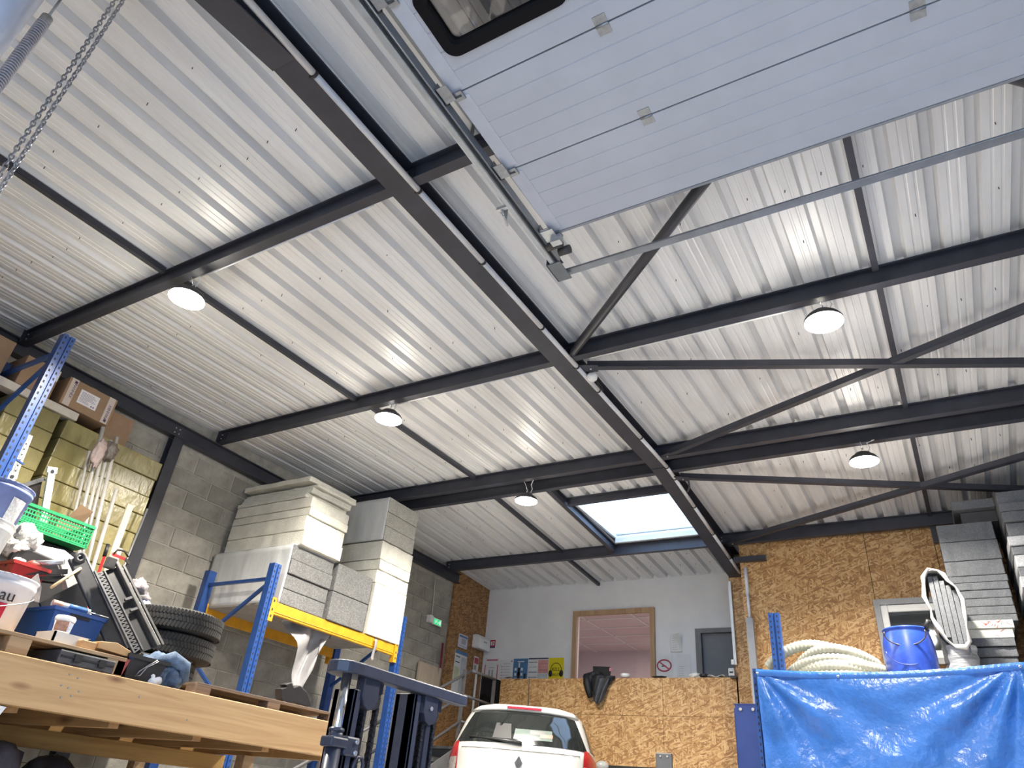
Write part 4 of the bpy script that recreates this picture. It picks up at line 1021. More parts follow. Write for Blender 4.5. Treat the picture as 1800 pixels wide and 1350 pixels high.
# black frame, white profiles, cartons, tubes behind
T = thing('dark_screen', 'dark framed flat screen leaning behind the green crate', 'screen', (-5.62, 2.32, 2.99))
scr = [(2.20, 3.0), (2.52, 3.0), (2.47, 3.20), (2.385, 3.475), (2.21, 3.30)]
part('panel', plate([(2.18, 3.0), (2.50, 3.0), (2.385, 3.46), (2.205, 3.29)], -5.66, .02), mat('screen_black', (.02, .015, .015), .25), T)
part('frame_top', MB().bar((-5.64, 2.195, 3.29), (-5.64, 2.39, 3.465), .03, .022, up=(1, 0, 0)), DARKG, T)
part('frame_side', MB().bar((-5.64, 2.195, 3.29), (-5.64, 2.18, 3.0), .03, .022, up=(1, 0, 0)), DARKG, T)
WP = mat('white_profile', (.66, .63, .57), .5, 0, .14, 20)
def profile(A, B, label, w=.05, hook=True):
    T = thing('bracket_profile', label, 'profile', A)
    part('bar', MB().bar(A, B, w, .02, up=(1, 0, .1)), WP, T)
    if hook:
        d = (Vector(B)-Vector(A)).normalized()
        part('hook', MB().bar(Vector(B)-d*.01, Vector(B)+d*.035, w*1.45, .018, up=(1, 0, .1)), WP, T)
        c = Vector(B)+Vector((.011, 0, 0)); part('hole', MB().tube([c, c+Vector((.003, 0, 0))], .014, 10), HOLE, T)
profile((-5.60, 2.50, 3.13), (-5.60, 2.40, 3.52), 'white hooked profile beside the dark screen')
profile((-5.58, 2.20, 3.10), (-5.58, 2.155, 3.37), 'short white hooked profile left of the dark screen')
T = thing('shelf_bracket', 'bundle of white perforated shelf rails tied with a blue cord', 'rail', (-5.60, 2.1, 3.0))
for k in range(4):
    part('rail', MB().bar((-5.64, 2.17+.017*k, 3.02), (-5.64, 2.15+.017*k, 3.36), .014, .03, up=(1, 0, 0)).bar((-5.64, 2.15+.017*k, 3.36), (-5.64, 2.125+.017*k, 3.72), .014, .03, up=(1, 0, 0)), WP if k in (0, 3) else GALV, T)
part('cord', MB().bar((-5.622, 2.12, 3.52), (-5.622, 2.21, 3.50), .012, .005, up=(1, 0, 0)), RACKB, T)
m = MB()
for k in range(14): m.cbox((-5.624, 2.205-.0035*k*.9, 3.10+.042*k), (.002, .008, .012))
part('perforations', m, HOLE, T, kind='stuff')
ALU = mat('brushed_aluminium', (.62, .60, .56), .30, .35, .1, 10)
tubes = [((-5.94, 2.99, 3.02), (-5.99, 2.80, 4.18), .016), ((-5.90, 3.03, 2.98), (-5.97, 2.86, 4.02), .014), ((-5.93, 3.07, 2.98), (-5.98, 2.90, 4.10), .015), ((-5.88, 3.10, 2.98), (-5.96, 2.93, 4.14), .016), ((-5.97, 2.96, 2.98), (-6.02, 2.79, 3.95), .013)]
for k, (a, b, r_) in enumerate(tubes):
    a = (a[0], a[1]+.13, 2.07)
    solo('aluminium_tube', MB().tube([a, b], r_, 12), ALU, ['leftmost long aluminium tube of the leaning bunch, with the pink rag', 'second long aluminium tube from the left in the leaning bunch', 'middle aluminium tube of the leaning bunch', 'rightmost long aluminium tube of the leaning bunch', 'aluminium tube at the back of the leaning bunch'][k], 'tube', 'leaning aluminium tubes')
solo('aluminium_tube', MB().tube([(-5.86, 3.20, 2.07), (-5.90, 3.07, 3.70)], .016, 12), ALU, 'shorter aluminium tube standing apart right of the leaning bunch', 'tube', 'leaning aluminium tubes')
solo('timber_batten', MB().bar((-5.84, 3.24, 2.07), (-5.90, 3.235, 3.62), .055, .02, up=(1, 0, 0)), wood_mat('slat_pale', (.58, .50, .34), (.72, .64, .47), 'Z'), 'pale wooden slat leaning right of the aluminium tubes', 'slat')
solo('timber_batten', MB().bar((-5.95, 3.30, 2.07), (-6.0, 3.34, 3.28), .05, .02, up=(1, 0, 0)), WP, 'short white slat standing beside the dark post', 'slat')
solo('steel_rod', MB().tube([(-6.1, 3.46, 2.07), (-6.12, 3.52, 3.72)], .010, 8), GALV, 'thin steel rod leaning against the dark post', 'rod')
solo('rag', blob(MB(), (-5.93, 2.82, 3.93), (.03, .05, .12), 21, .35), mat('pink_rag', (.40, .31, .29), .9, 0, .2, 16), 'dusty pink rag tied to the leaning aluminium tubes', 'rag')
solo('tape_wrap', blob(MB(), (-5.95, 2.915, 3.99), (.05, .06, .09), 22, .25), mat('brown_tape_wrap', (.16, .13, .11), .5, 0, .4, 20), 'dark brown tape wrap holding the tops of the aluminium tubes', 'tape')
T = thing('handsaw', 'red bow saw hanging beside the dark post', 'saw', (-5.75, 3.2, 3.15))
part('bow', MB().tube([(-5.84, 3.22, 3.17), (-5.84, 3.24, 3.215), (-5.84, 3.30, 3.225), (-5.84, 3.35, 3.19)], .008, 8), BLACKP, T)
part('blade', MB().bar((-5.84, 3.21, 3.17), (-5.84, 3.34, 3.165), .006, .022), mat('tool_red', (.50, .012, .02), .4), T)
part('handle', MB().bar((-5.84, 3.33, 3.17), (-5.84, 3.38, 3.14), .016, .02), BLACKP, T)
T = thing('crowbar', 'red crowbar with black grip standing at the tubes', 'crowbar', (-5.72, 3.1, 2.07))
part('shaft', MB().tube([(-5.70, 3.12, 2.07), (-5.72, 3.09, 3.12)], .011, 10), mat('tool_red', (.5, .01, .02)), T)
part('grip', MB().tube([(-5.72, 3.09, 3.10), (-5.725, 3.085, 3.20)], .015, 10), BLACKP, T)
T = thing('open_carton', 'small open cardboard box behind the green crate', 'box', (-5.85, 2.8, 2.07))
part('carton', MB().box((-6.05, 2.68, 3.0), (-5.80, 2.87, 3.30)), CARD, T)
part('flap', MB().add([(-5.80, 2.74, 3.30), (-5.80, 2.87, 3.30), (-5.74, 2.88, 3.40), (-5.74, 2.77, 3.42)], [(0, 1, 2, 3)]), CARD, T, solid=.006)
part('flap', MB().add([(-6.05, 2.68, 3.30), (-6.05, 2.87, 3.30), (-6.1, 2.9, 3.38), (-6.1, 2.66, 3.38)], [(0, 1, 2, 3)]), CARD, T, solid=.006)
T = thing('carton_base', 'grey carton under the small open cardboard box', 'box', (-5.9, 2.8, 2.07))
part('carton', MB().box((-6.1, 2.75, 2.066), (-5.99, 2.9, 2.995)), DARKG, T)
# debris on the dark pallet
T = thing('broken_plastic', 'jagged black plastic fragment on the dark pallet', 'debris', (-4.4, 4.1, 2.145))
part('shell', MB().prism([(4.02, 2.21), (4.0, 2.27), (4.05, 2.29), (4.03, 2.305), (4.09, 2.33), (4.12, 2.30), (4.18, 2.325), (4.27, 2.29), (4.34, 2.21), (4.30, 2.19), (4.15, 2.20), (4.06, 2.18)], -4.44, -4.37, 'X'), BLACKP, T, bev=.006)
part('strip', MB().bar((-4.3, 3.72, 2.155), (-4.3, 4.2, 2.16), .05, .02), BLACKP, T)
# below the platform
for k, (x, y, z_, s, lb, cl) in enumerate(((-5.0, 2.5, 1.49, .20, 'grey plastic jug in the dark under the platform at the left edge', (.14, .14, .17)), (-4.95, 2.85, 1.47, .18, 'black bag in the dark under the platform', (.02, .02, .025)), (-4.95, 3.22, 1.44, .16, 'pale crumpled bag in the dark under the platform', (.28, .27, .27)))):
    solo('stored_bag', blob(MB(), (x, y, z_), (s, s, s*1.2), 50+k, .25, 20, 12), mat('under_bag_%d' % k, cl, .5, 0, .2), lb, 'bag', 'things under the platform')
solo('lower_shelf', MB().box((-5.4, .5, 1.20), (-4.3, 4.2, 1.235)), WOODX, 'dark lower shelf board under the platform', 'shelf')
solo('white_sheet', MB().add([(-4.02, 1.72, 1.86), (-4.02, 1.99, 1.85), (-4.02, 1.93, 1.70), (-4.02, 1.70, 1.66)], [(0, 1, 2, 3)]), WHITEP, 'white sheet corner hanging below the platform beam at the left edge', 'sheet', solid=.004)

# ================================================================== FORKLIFT
FKB = mat('forklift_blue_grey', (.045, .050, .076), .35, .1, .12, 10)
FKD = mat('forklift_dark', (.032, .036, .056), .4, .1, .12, 10)
CHROME = mat('chrome_rod', (.75, .76, .78), .12, 1., .03)
CHN = mat('leaf_chain', (.035, .033, .035), .4, .5, .3, 30)
fx = -2.3
T = thing('forklift', 'blue grey forklift mast standing in front of the platform', 'forklift', (fx, 2.87, 0))
# crossbar with rounded left end
pl = [(fx-.02, 3.33), (fx+.05, 3.33), (fx+.05, 2.66)]
pl += [(fx-.03+.085*math.cos(R(a)), 2.50+.11*math.sin(R(a))) for a in range(0, -190, -15)]
pl += [(fx-.115, 2.56), (fx-.02, 2.70)]
part('crossbar', MB().prism(pl, 2.072, 2.122, 'Z'), FKB, T, bev=.006)
def rail(y0, y1, z1, nm='mast_rail'):
    return part(nm, MB().box((fx-.10, y0, .12), (fx-.07, y1, z1)).box((fx-.10, y0, .12), (fx+.02, y0+.022, z1)).box((fx-.03, y0, .12), (fx+.02, y0+.05, z1)), FKB, T, bev=.004)
rail(2.50, 2.60, 2.02); rail(2.925, 3.03, 2.07)
part('inner_rail', MB().box((fx-.07, 2.61, .12), (fx-.02, 2.645, 2.07)), FKD, T)
part('inner_rail', MB().box((fx-.07, 3.07, .12), (fx-.0, 3.105, 2.07)), FKD, T)
part('inner_rail', MB().box((fx-.07, 3.13, .12), (fx-.03, 3.16, 2.05)), FKD, T)
part('cylinder_rod', MB().tube([(fx+.0, 2.455, 1.7), (fx+.0, 2.455, 2.072)], .021, 20), CHROME, T)
part('cylinder_body', MB().tube([(fx+.0, 2.455, .2), (fx+.0, 2.455, 1.80)], .034, 24), FKB, T)
part('cylinder_head', MB().tube([(fx+.0, 2.455, 1.78), (fx+.0, 2.455, 1.86)], .030, 24).tube([(fx, 2.455, 1.845), (fx, 2.455, 1.857)], .033, 24), FKB, T)
col = part('collar', MB().box((fx-.03, 2.40, 1.785), (fx+.04, 2.50, 1.825)).box((fx-.02, 2.49, 1.76), (fx+.035, 2.575, 1.835)), FKB, T, bev=.008)
for zz in (1.818, 1.775): part('bolt', MB().tube([(fx+.034, 2.548, zz), (fx+.046, 2.548, zz)], .010, 8), BOLT, col)
def pulley_plate(y, z, nm='pulley_plate'):
    return part(nm, MB().prism([(y-.055, z+.06), (y-.055, z-.02), (y-.035, z-.055), (y, z-.07), (y+.035, z-.055), (y+.05, z-.02), (y+.05, z+.06)], fx-.02, fx+.03, 'X'), FKD, T, bev=.004)
p = pulley_plate(2.60, 2.015); part('pulley', MB().tube([(fx-.05, 2.645, 2.0), (fx+.01, 2.645, 2.0)], .045, 24), BLACKP, p)
p = pulley_plate(3.055, 2.015); part('pulley', MB().tube([(fx-.05, 3.10, 2.0), (fx+.01, 3.10, 2.0)], .045, 24), BLACKP, p)
part('pin', MB().tube([(fx+.03, 3.05, 2.02), (fx+.036, 3.05, 2.02)], .010, 8), BOLT, p)
part('web_plate', MB().box((fx-.03, 2.66, 2.03), (fx-.01, 2.72, 2.075)), FKD, T)
part('web_plate', MB().box((fx-.03, 3.11, 2.02), (fx-.01, 3.19, 2.075)), FKD, T)
def leaf_chain(y, z0, z1):
    m = MB(); z = z1; k = 0
    while z > z0:
        w = .017 if k % 2 else .013
        m.cbox((fx-.005, y, z), (.024, w*1.15, .016)); m.tube([(fx-.02, y, z-.011), (fx+.012, y, z-.011)], .005, 6); z -= .022; k += 1
    part('lift_chain', m, CHN, T)
leaf_chain(2.605, 1.55, 1.965); leaf_chain(2.685, 1.55, 2.02); leaf_chain(3.035, 1.3, 1.955); leaf_chain(3.125, 1.3, 2.02)
part('hose_guide', MB().tube([(fx+.01, 2.58, 1.60), (fx+.01, 2.585, 1.74), (fx+.01, 2.60, 1.765), (fx+.01, 2.63, 1.765), (fx+.01, 2.645, 1.74), (fx+.01, 2.645, 1.60)], .008, 8), FKB, T)
part('back_carriage', MB().box((fx-.14, 2.45, .25), (fx-.10, 3.25, .33)).box((fx-.14, 2.45, .62), (fx-.10, 3.25, .70)), FKD, T)
for y in (2.6, 3.05):
    part('fork', MB().box((fx-.20, y, .06), (fx-.14, y+.1, .70)).box((fx-1.0, y, .06), (fx-.14, y+.1, .10)), STEEL, T)
part('chassis', MB().box((fx+.10, 2.42, .25), (fx+1.2, 3.32, .95)), FKB, T, bev=.05)
for y in (2.36, 3.26):
    part('wheel', MB().tube([(fx+.28, y, .22), (fx+.28, y+.12, .22)], .22, 28), TYRE, T)
    part('wheel', MB().tube([(fx+1.02, y, .18), (fx+1.02, y+.12, .18)], .18, 28), TYRE, T)
part('seat', MB().box((fx+.55, 2.65, .95), (fx+.95, 3.09, 1.05)).box((fx+.90, 2.65, 1.05), (fx+1.0, 3.09, 1.30)), BLACKP, T, bev=.03)
part('mast_foot', MB().box((fx-.10, 2.46, .10), (fx+.14, 3.24, .30)), FKD, T)

# ================================================================== STAIRS
SG = mat('stair_steel', (.10, .10, .105), .5, .2, .12, 10)
T = thing('staircase', 'grey steel stairs with tube railing climbing to the chipboard landing', 'stairs', (-6.0, 7.4, 0))
def stz(y): return 2.30-.50*(8.33-y)
for x in (-5.66, -6.36):
    part('stringer', MB().bar((x, 3.75+.6, stz(3.75+.6)-.06), (x, 8.33, stz(8.33)-.06), .012, .20), mat('stringer_grey', (.20, .20, .205), .45, .2, .1), T)
k = 0; y = 4.5
while y < 8.3:
    part('tread', MB().box((-6.35, y, stz(y)+.02), (-5.67, y+.25, stz(y)+.05)), SG, T); y += .34
part('landing', MB().box((-6.62, 8.33, 2.24), (-5.60, 9.49, 2.30)), SG, T)
def rp(A, B, r_=.018, nm='rail'): part(nm, MB().tube([A, B], r_, 8), SG, T)
rx_ = -5.62
rp((rx_, 4.6, stz(4.6)+.92), (rx_, 8.33, 3.22), .019, 'handrail'); rp((rx_, 8.33, 3.22), (rx_, 8.95, 3.22), .019, 'handrail')
rp((rx_, 4.6, stz(4.6)+.60), (rx_, 8.20, 2.90)); rp((rx_, 8.20, 2.90), (rx_, 8.95, 2.885))
rp((rx_, 4.6, stz(4.6)+.28), (rx_, 8.20, 2.59)); rp((rx_, 8.20, 2.59), (rx_, 8.95, 2.57))
for y in (4.62, 5.85, 7.08, 8.18, 8.92):
    part('post', MB().box((rx_-.018, y-.018, stz(min(y, 8.33))-.1), (rx_+.018, y+.018, (3.20 if y > 8.1 else stz(y)+.93))), SG, T)
solo('black_board', MB().box((-5.90, 9.02, 2.31), (-5.86, 9.48, 3.30)), mat('matt_black_board', (.008, .008, .009), .9, spec=.1), 'black board standing at the left end of the chipboard parapet', 'board')
solo('plywood_sheet', MB().box((-6.66, 8.50, 2.5), (-6.62, 9.02, 3.39)), wood_mat('grey_plywood', (.42, .33, .24), (.52, .43, .33), 'Z'), 'pale plywood sheet leaning on the block wall behind the stairs', 'plywood')
solo('red_pipe', MB().tube([(-6.64, 9.06, 2.6), (-6.64, 9.0, 3.75)], .016, 8), mat('dark_red_paint', (.22, .02, .03), .5), 'thin dark red pipe on the block wall near the chipboard', 'pipe')
solo('pale_rod', MB().tube([(-6.58, 9.90, 2.31), (-6.60, 9.93, 3.62)], .018, 8), WHITEP, 'pale rod standing in front of the aged chipboard strip', 'rod')
T = thing('exit_sign', 'small lit green exit sign on the block wall', 'sign', (-6.66, 8.74, 3.95))
part('bracket', MB().box((-6.71, 8.60, 3.97), (-6.64, 8.68, 4.07)), WHITEP, T)
part('panel', MB().box((-6.66, 8.68, 3.955), (-6.64, 8.90, 4.055)), WHITEP, T)
part('green_face', MB().box((-6.64, 8.70, 3.965), (-6.638, 8.89, 4.045)), mat('exit_green', (.02, .45, .15), .4, emit=(.05, 1, .35), estr=.45), T)
em = MB().box((-6.638, 8.74, 3.98), (-6.637, 8.755, 4.03)).box((-6.638, 8.755, 4.0), (-6.637, 8.79, 4.012)).cbox((-6.6375, 8.775, 4.03), (.001, .014, .014)).cbox((-6.6375, 8.81, 3.995), (.001, .05, .01), Matrix.Rotation(.7, 3, 'X')).box((-6.638, 8.84, 3.975), (-6.637, 8.875, 4.035))
part('pictogram', em, mat('exit_white', (.8, .9, .85), .5, emit=(.7, 1, .85), estr=.5), T)
solo('wall_cable', MB().tube([(-6.655, 8.66, 4.07), (-6.66, 8.62, 4.66)], .006, 6), PIPE, 'thin grey cable running up from the exit sign', 'cable')

# ================================================================== CAR
PAINT = mat('white_car_paint', (.52, .515, .485), .22, 0, .02, 2)
DGL = mat('dark_car_glass', (.012, .014, .014), .05, 0, .1, 3, spec=.6)
CS = 1.0
CAR = thing('car', 'white hatchback seen from behind, raised in front of the chipboard parapet', 'car', (-4.05, 7.02, 1.215))
CAR.rotation_euler = (0, 0, R(26))
# half width, rear y, front y at height w
KEYS = [(.22, .70, .10, 3.25), (.32, .80, .03, 3.43), (.50, .84, .0, 3.49), (.66, .852, .015, 3.48), (.80, .848, .05, 3.40), (.90, .835, .07, 3.15), (.98, .81, .085, 2.80), (1.04, .785, .12, 2.62), (1.15, .745, .20, 2.45), (1.28, .695, .31, 2.25), (1.38, .64, .40, 2.10), (1.44, .57, .47, 1.98), (1.475, .46, .60, 1.90), (1.485, .25, .85, 1.7)]
def key(w):
    for i in range(len(KEYS)-1):
        a, b = KEYS[i], KEYS[i+1]
        if w <= b[0]:
            f = max(0, (w-a[0])/(b[0]-a[0])); f = f
            return [a[j]+(b[j]-a[j])*f for j in (1, 2, 3)]
    return list(KEYS[-1][1:])
NR, NF = 4.2, 3.2
def rear_v(u, w):
    hw, vr, vf = key(w); mid = (vr+vf)/2
    return mid-(mid-vr)*max(0, 1-abs(u/hw)**NR)**(1/NR)
def loop(w, n=56):
    hw, vr, vf = key(w); mid = (vr+vf)/2; out = []
    for i in range(n):
        t_ = 2*math.pi*i/n; c, s_ = math.cos(t_), math.sin(t_); e = NR if s_ < 0 else NF
        u = hw*math.copysign(abs(c)**(2/e), c); v = mid+(mid-vr)*math.copysign(abs(s_)**(2/e), s_)
        out.append((u*CS, v*CS, w*CS))
    return out
def carpart(name, m, material, parent=CAR, **k):
    me = m.mesh(name); me.materials.append(material); o = link(name, me, parent)
    if 'solid' in k: md = o.modifiers.new('s', 'SOLIDIFY'); md.thickness = k['solid']
    return o
ws = [.22, .26, .32, .40, .50, .58, .66, .73, .80, .85, .90, .94, .98, 1.01, 1.04, 1.09, 1.15, 1.21, 1.28, 1.33, 1.38, 1.41, 1.44, 1.46, 1.475, 1.482, 1.485]
m = MB(); vs = []; n = 56
for w in ws: vs += loop(w, n)
fs = []
for i in range(len(ws)-1):
    for k in range(n): fs.append((i*n+k, i*n+(k+1) % n, (i+1)*n+(k+1) % n, (i+1)*n+k))
fs += [tuple(range(n))[::-1], tuple((len(ws)-1)*n+k for k in range(n))]
m.add(vs, fs, True); carpart('body', m, PAINT)
def rpatch(f, nu=20, nv=10, off=.006):
    def fn(a, b):
        u, w = f(a, b); return Vector((u*CS, (rear_v(u, w)-off)*CS, w*CS))
    return MB().grid(fn, nu, nv)
def rw(a, b):
    lo = 1.035+.012*(1-(2*a-1)**2); hi = 1.405-.055*abs(2*a-1)**2.2
    w = lo+(hi-lo)*b; hwid = .70*(1-b)+.555*b
    return ((2*a-1)*hwid, w)
g = carpart('rear_window', rpatch(rw, 26, 14, .007), DGL)
# painted on the rear glass: headrests and pale colour for daylight through the windscreen
def rw2(u0, u1, w0, w1, tp=0): return lambda a, b: (u0+(u1-u0)*a+tp*b*(1 if a < .5 else -1), w0+(w1-w0)*b)
carpart('lit_windscreen_view', rpatch(rw2(-.08, .33, 1.095, 1.20, .01), 8, 4, .0085), mat('painted_windscreen_light', (.13, .16, .145), .1, 0, .06, 5), g)
carpart('headrest', rpatch(rw2(-.30, -.10, 1.09, 1.245, .02), 6, 5, .009), mat('headrest_black', (.005, .005, .006), .6), g)
carpart('rear_mirror', rpatch(rw2(.09, .26, 1.150, 1.190), 6, 2, .0095), mat('mirror_black', (.02, .02, .02), .4), g)
carpart('dash_tag', rpatch(rw2(.20, .33, 1.125, 1.16), 4, 2, .010), mat('tag_brown', (.25, .11, .07), .5), g)
carpart('wiper', MB().tube([(-.55*CS, (rear_v(-.55, 1.09)-.03)*CS, 1.085*CS), (-.2*CS, (rear_v(-.2, 1.07)-.035)*CS, 1.07*CS), (.02*CS, (rear_v(0, 1.05)-.03)*CS, 1.052*CS)], [.008, .013, .02], 8), BLACKP)
carpart('spoiler', rpatch(lambda a, b: ((2*a-1)*(.60-.02*b), 1.405-.03*abs(2*a-1)**2.5+.035*b), 20, 4, .05), PAINT, solid=.03)
bl = carpart('brake_light', rpatch(lambda a, b: ((2*a-1)*.19, 1.408+.025*b), 8, 2, .062), mat('brake_red', (.22, .01, .025), .25))
RL = mat('tail_red', (.42, .012, .018), .18, 0, .12, 20); CL = mat('tail_clear', (.55, .50, .47), .12, .3, .3, 30)
for s in (-1, 1):
    def tl(a, b, s=s):
        w = .62+.425*b
        inn = .645+.02*b; out_ = (.838 if b < .75 else .838-(b-.75)*.50)
        out_ = min(out_, key(w)[0]*.985)
        return (s*(inn+(out_-inn)*a), w)
    q = carpart('tail_light', rpatch(tl, 10, 12, .012), RL)
    def tc(a, b, s=s):
        w = .70+.19*b
        return (s*(.665+(.80-.665-.03*b)*a), w)
    carpart('clear_lens', rpatch(tc, 8, 6, .017), CL, q)
carpart('emblem', rpatch(lambda a, b: ((2*a-1)*.042*(1-abs(2*b-1)*.93), .80+.13*b), 4, 12, .012), CHROME)
carpart('emblem_core', rpatch(lambda a, b: ((2*a-1)*.018*(1-abs(2*b-1)*.93), .83+.07*b), 4, 8, .016), mat('emblem_dark', (.05, .05, .05), .3))
carpart('hatch_seam', MB().tube([Vector((u*CS, (rear_v(u, .985)-.004)*CS, .985*CS)) for u in [-.62+.062*k for k in range(21)]], .004, 6), mat('seam_grey', (.35, .35, .34), .5))
carpart('number_plate', rpatch(rw2(-.26, .26, .52, .63), 6, 2, .012), WHITEP)
carpart('rear_bumper_strip', rpatch(rw2(-.7, .7, .30, .40), 16, 2, .01), BLACKP)
carpart('aerial', MB().tube([(.02, .62*CS, 1.475*CS), (.02, .68*CS, 1.50*CS), (.03, .40*CS, 1.74*CS)], [.012, .008, .003], 8), BLACKP)
for s in (-1, 1):
    def sw(a, b, s=s):
        w = 1.05+.29*b; hw, vr, vf = key(w); v0 = vr+.34-.05*b; v1 = vf-.42+.06*b; v = v0+(v1-v0)*a
        mid = (vr+vf)/2; e = NR if v < mid else NF
        u = hw*max(0, 1-abs((v-mid)/(mid-vr))**e)**(1/e)
        return Vector((s*(u+.006)*CS, v*CS, w*CS))
    carpart('side_window', MB().grid(sw, 20, 6), DGL)
    c = blob(MB(), (s*.92*CS, 2.25*CS, 1.05*CS), (.085, .05, .06), 2, .03, 18, 12); carpart('wing_mirror', c, PAINT)
    for v in (.72, 2.80):
        q = carpart('wheel', MB().tube([(s*.66*CS, v*CS, .28), (s*.84*CS, v*CS, .28)], .285, 28), TYRE)
        carpart('hub_cap', MB().tube([(s*.84*CS, v*CS, .28), (s*.855*CS, v*CS, .28)], .19, 20), GALV, q)
def ws_(a, b):
    w = 1.05+.36*b; hw, vr, vf = key(w); u = (2*a-1)*hw*.86; mid = (vr+vf)/2
    return Vector((u*CS, (mid+(vf-mid)*max(0, 1-abs(u/hw)**NF)**(1/NF)+.006)*CS, w*CS))
carpart('windscreen', MB().grid(ws_, 16, 8), DGL)
# lift
LB = mat('lift_blue', (.018, .040, .17), .35, 0, .1, 6)
T = thing('lift_column', 'dark blue steel lift column beside the blue tarpaulin', 'column', (-2.0, 8.4, 0))
part('front_plate', MB().box((-2.17, 8.30, 0), (-1.92, 8.315, 2.84)), LB, T)
part('side_plate', MB().box((-1.93, 8.315, 0), (-1.918, 8.56, 2.84)).box((-2.17, 8.315, 0), (-2.158, 8.56, 2.84)), LB, T)
part('rear_lip', MB().box((-1.93, 8.56, 0), (-1.84, 8.575, 2.84)).box((-2.25, 8.56, 0), (-2.158, 8.575, 2.84)), LB, T)
part('top_cap', MB().box((-2.18, 8.295, 2.835), (-1.84, 8.58, 2.845)), LB, T)
for x in (-2.11, -1.98): part('bolt', MB().tube([(x, 8.30, 2.79), (x, 8.288, 2.79)], .016, 8), BOLT, T)
part('base', MB().box((-2.3, 8.2, 0), (-1.8, 8.7, .02)), LB, T)
for vv in (0,):
    T = thing('lift_arm', 'dark lift arms holding up the white car', 'lift', (-3.9, 8.4, 0))
    part('crossbeam', MB().box((-5.9, 8.35, 1.22), (-2.26, 8.55, 1.34)), LB, T)
    part('column', MB().box((-6.1, 8.33, 0), (-5.85, 8.57, 1.9)), LB, T)
    part('pad', MB().box((-4.9, 8.35, 1.36), (-4.7, 8.55, 1.43)).box((-3.9, 8.35, 1.36), (-3.7, 8.55, 1.43)), BLACKP, T)
T = thing('grey_post', 'small dark grey bolted post right of the white car', 'post', (-3.08, 8.62, 0))
part('plate', MB().box((-3.18, 8.6, 0), (-2.99, 8.64, 2.37)), mat('post_grey', (.10, .105, .115), .45, .1, .1), T, bev=.01)
for x in (-3.12, -3.04): part('bolt', MB().tube([(x, 8.60, 2.335), (x, 8.59, 2.335)], .011, 8), BOLT, T)

# ================================================================== MEZZANINE WALL
FRM = wood_mat('window_frame_wood', (.36, .22, .12), (.50, .33, .19), 'Z')
w2 = struct('window_2', MB().box((-5.04, 10.11, 2.6), (-4.97, 10.17, 4.42)).box((-3.79, 10.11, 2.6), (-3.72, 10.17, 4.42)).box((-4.97, 10.11, 4.35), (-3.79, 10.17, 4.42)), FRM)
part('pane', MB().add([(-4.97, 10.2, 2.9), (-3.79, 10.2, 2.9), (-3.79, 10.2, 4.35), (-4.97, 10.2, 4.35)], [(0, 1, 2, 3)]), glass_mat('office_glass', (.90, .84, .84), 0, .02), w2)
d1 = struct('door_1', MB().box((-3.05, 10.20, 2.28), (-2.3, 10.235, 4.03)), mat('door_grey', (.16, .17, .185), .5, 0, .04))
part('door_frame', MB().box((-3.13, 10.13, 2.28), (-3.05, 10.2, 4.09)).box((-3.05, 10.13, 4.03), (-2.3, 10.2, 4.09)), mat('door_frame_grey', (.13, .135, .14), .4), d1)
# posters
PAP = mat('poster_paper', (.74, .74, .72), .6, 0, .04)
PI = mat('print_grey', (.38, .40, .42), .6); PR = mat('print_red', (.48, .06, .10), .6); PB = mat('print_blue', (.08, .20, .38), .6); PY = mat('poster_yellow', (.78, .64, .01), .5, 0, .05); PK = mat('print_black', (.02, .02, .02), .6); PS = mat('print_salmon', (.68, .33, .30), .6); PN = mat('print_navy', (.06, .07, .13), .6)
def poster(label, x0, x1, z0, z1, base=PAP, y=10.155):
    T = thing('poster', label, 'poster', ((x0+x1)/2, y, z0), 'posters on the white wall')
    part('sheet', MB().box((x0, y-.002, z0), (x1, y+.003, z1)), base, T)
    def pr(name, rects, mm):
        m = MB()
        for a, b, c, d in rects: m.box((x0+(x1-x0)*a, y-.0035, z0+(z1-z0)*b), (x0+(x1-x0)*c, y-.002, z0+(z1-z0)*d))
        return part(name, m, mm, T)
    return T, pr
T, pr = poster('white poster with red edge bars nearest the left corner', -6.60, -6.34, 3.30, 3.76)
pr('red_bars', [(.0, 0, .06, .78), (.90, 0, .96, .78), (.1, .92, .9, .96)], PR); pr('figures', [(.30, .2, .42, .62), (.52, .25, .64, .62), (.3, .68, .7, .7)], PI)
T, pr = poster('plain white poster with faint printed lines', -6.33, -6.09, 3.30, 3.73)
pr('lines', [(.3, .86-.1*k, .85, .875-.1*k) for k in range(8)], PI); pr('marks', [(.18, .85-.1*k, .24, .885-.1*k) for k in range(1, 7)]+[(.9, .93, 1.0, .97)], PR)
T, pr = poster('blue poster with two figures', -6.07, -5.81, 3.30, 3.745, PB)
pr('figures', [(.32, .1, .5, .55), (.78, .1, .9, .5), (.36, .45, .48, .7)], PK); pr('white_spots', [(a, b, a+.13, b+.09) for a in (.12, .55) for b in (.25, .43, .6)]+[(.38, .62, .46, .86), (.3, .88, .75, .91)], PAP)
T, pr = poster('white and pink two column notice', -5.80, -5.45, 3.30, 3.75)
pr('header', [(0, .955, 1, 1)], PN); pr('pink_block', [(.5, .5, 1, .93)], PS); pr('lines', [(.03, .85, .46, .87), (.03, .70, .46, .71), (.03, .53, .46, .55), (.03, .36, .46, .38), (.03, .22, .46, .24)], PN); pr('pale_block', [(.5, .1, 1, .48)], mat('print_pale', (.58, .62, .62), .6)); pr('pink_lines', [(.52, .6, .98, .61), (.52, .7, .98, .71), (.52, .8, .98, .81)], PR)
T, pr = poster('yellow poster with headphones and black lettering', -5.44, -5.185, 3.30, 3.745, PY)
cx, cz = -5.312, 3.565
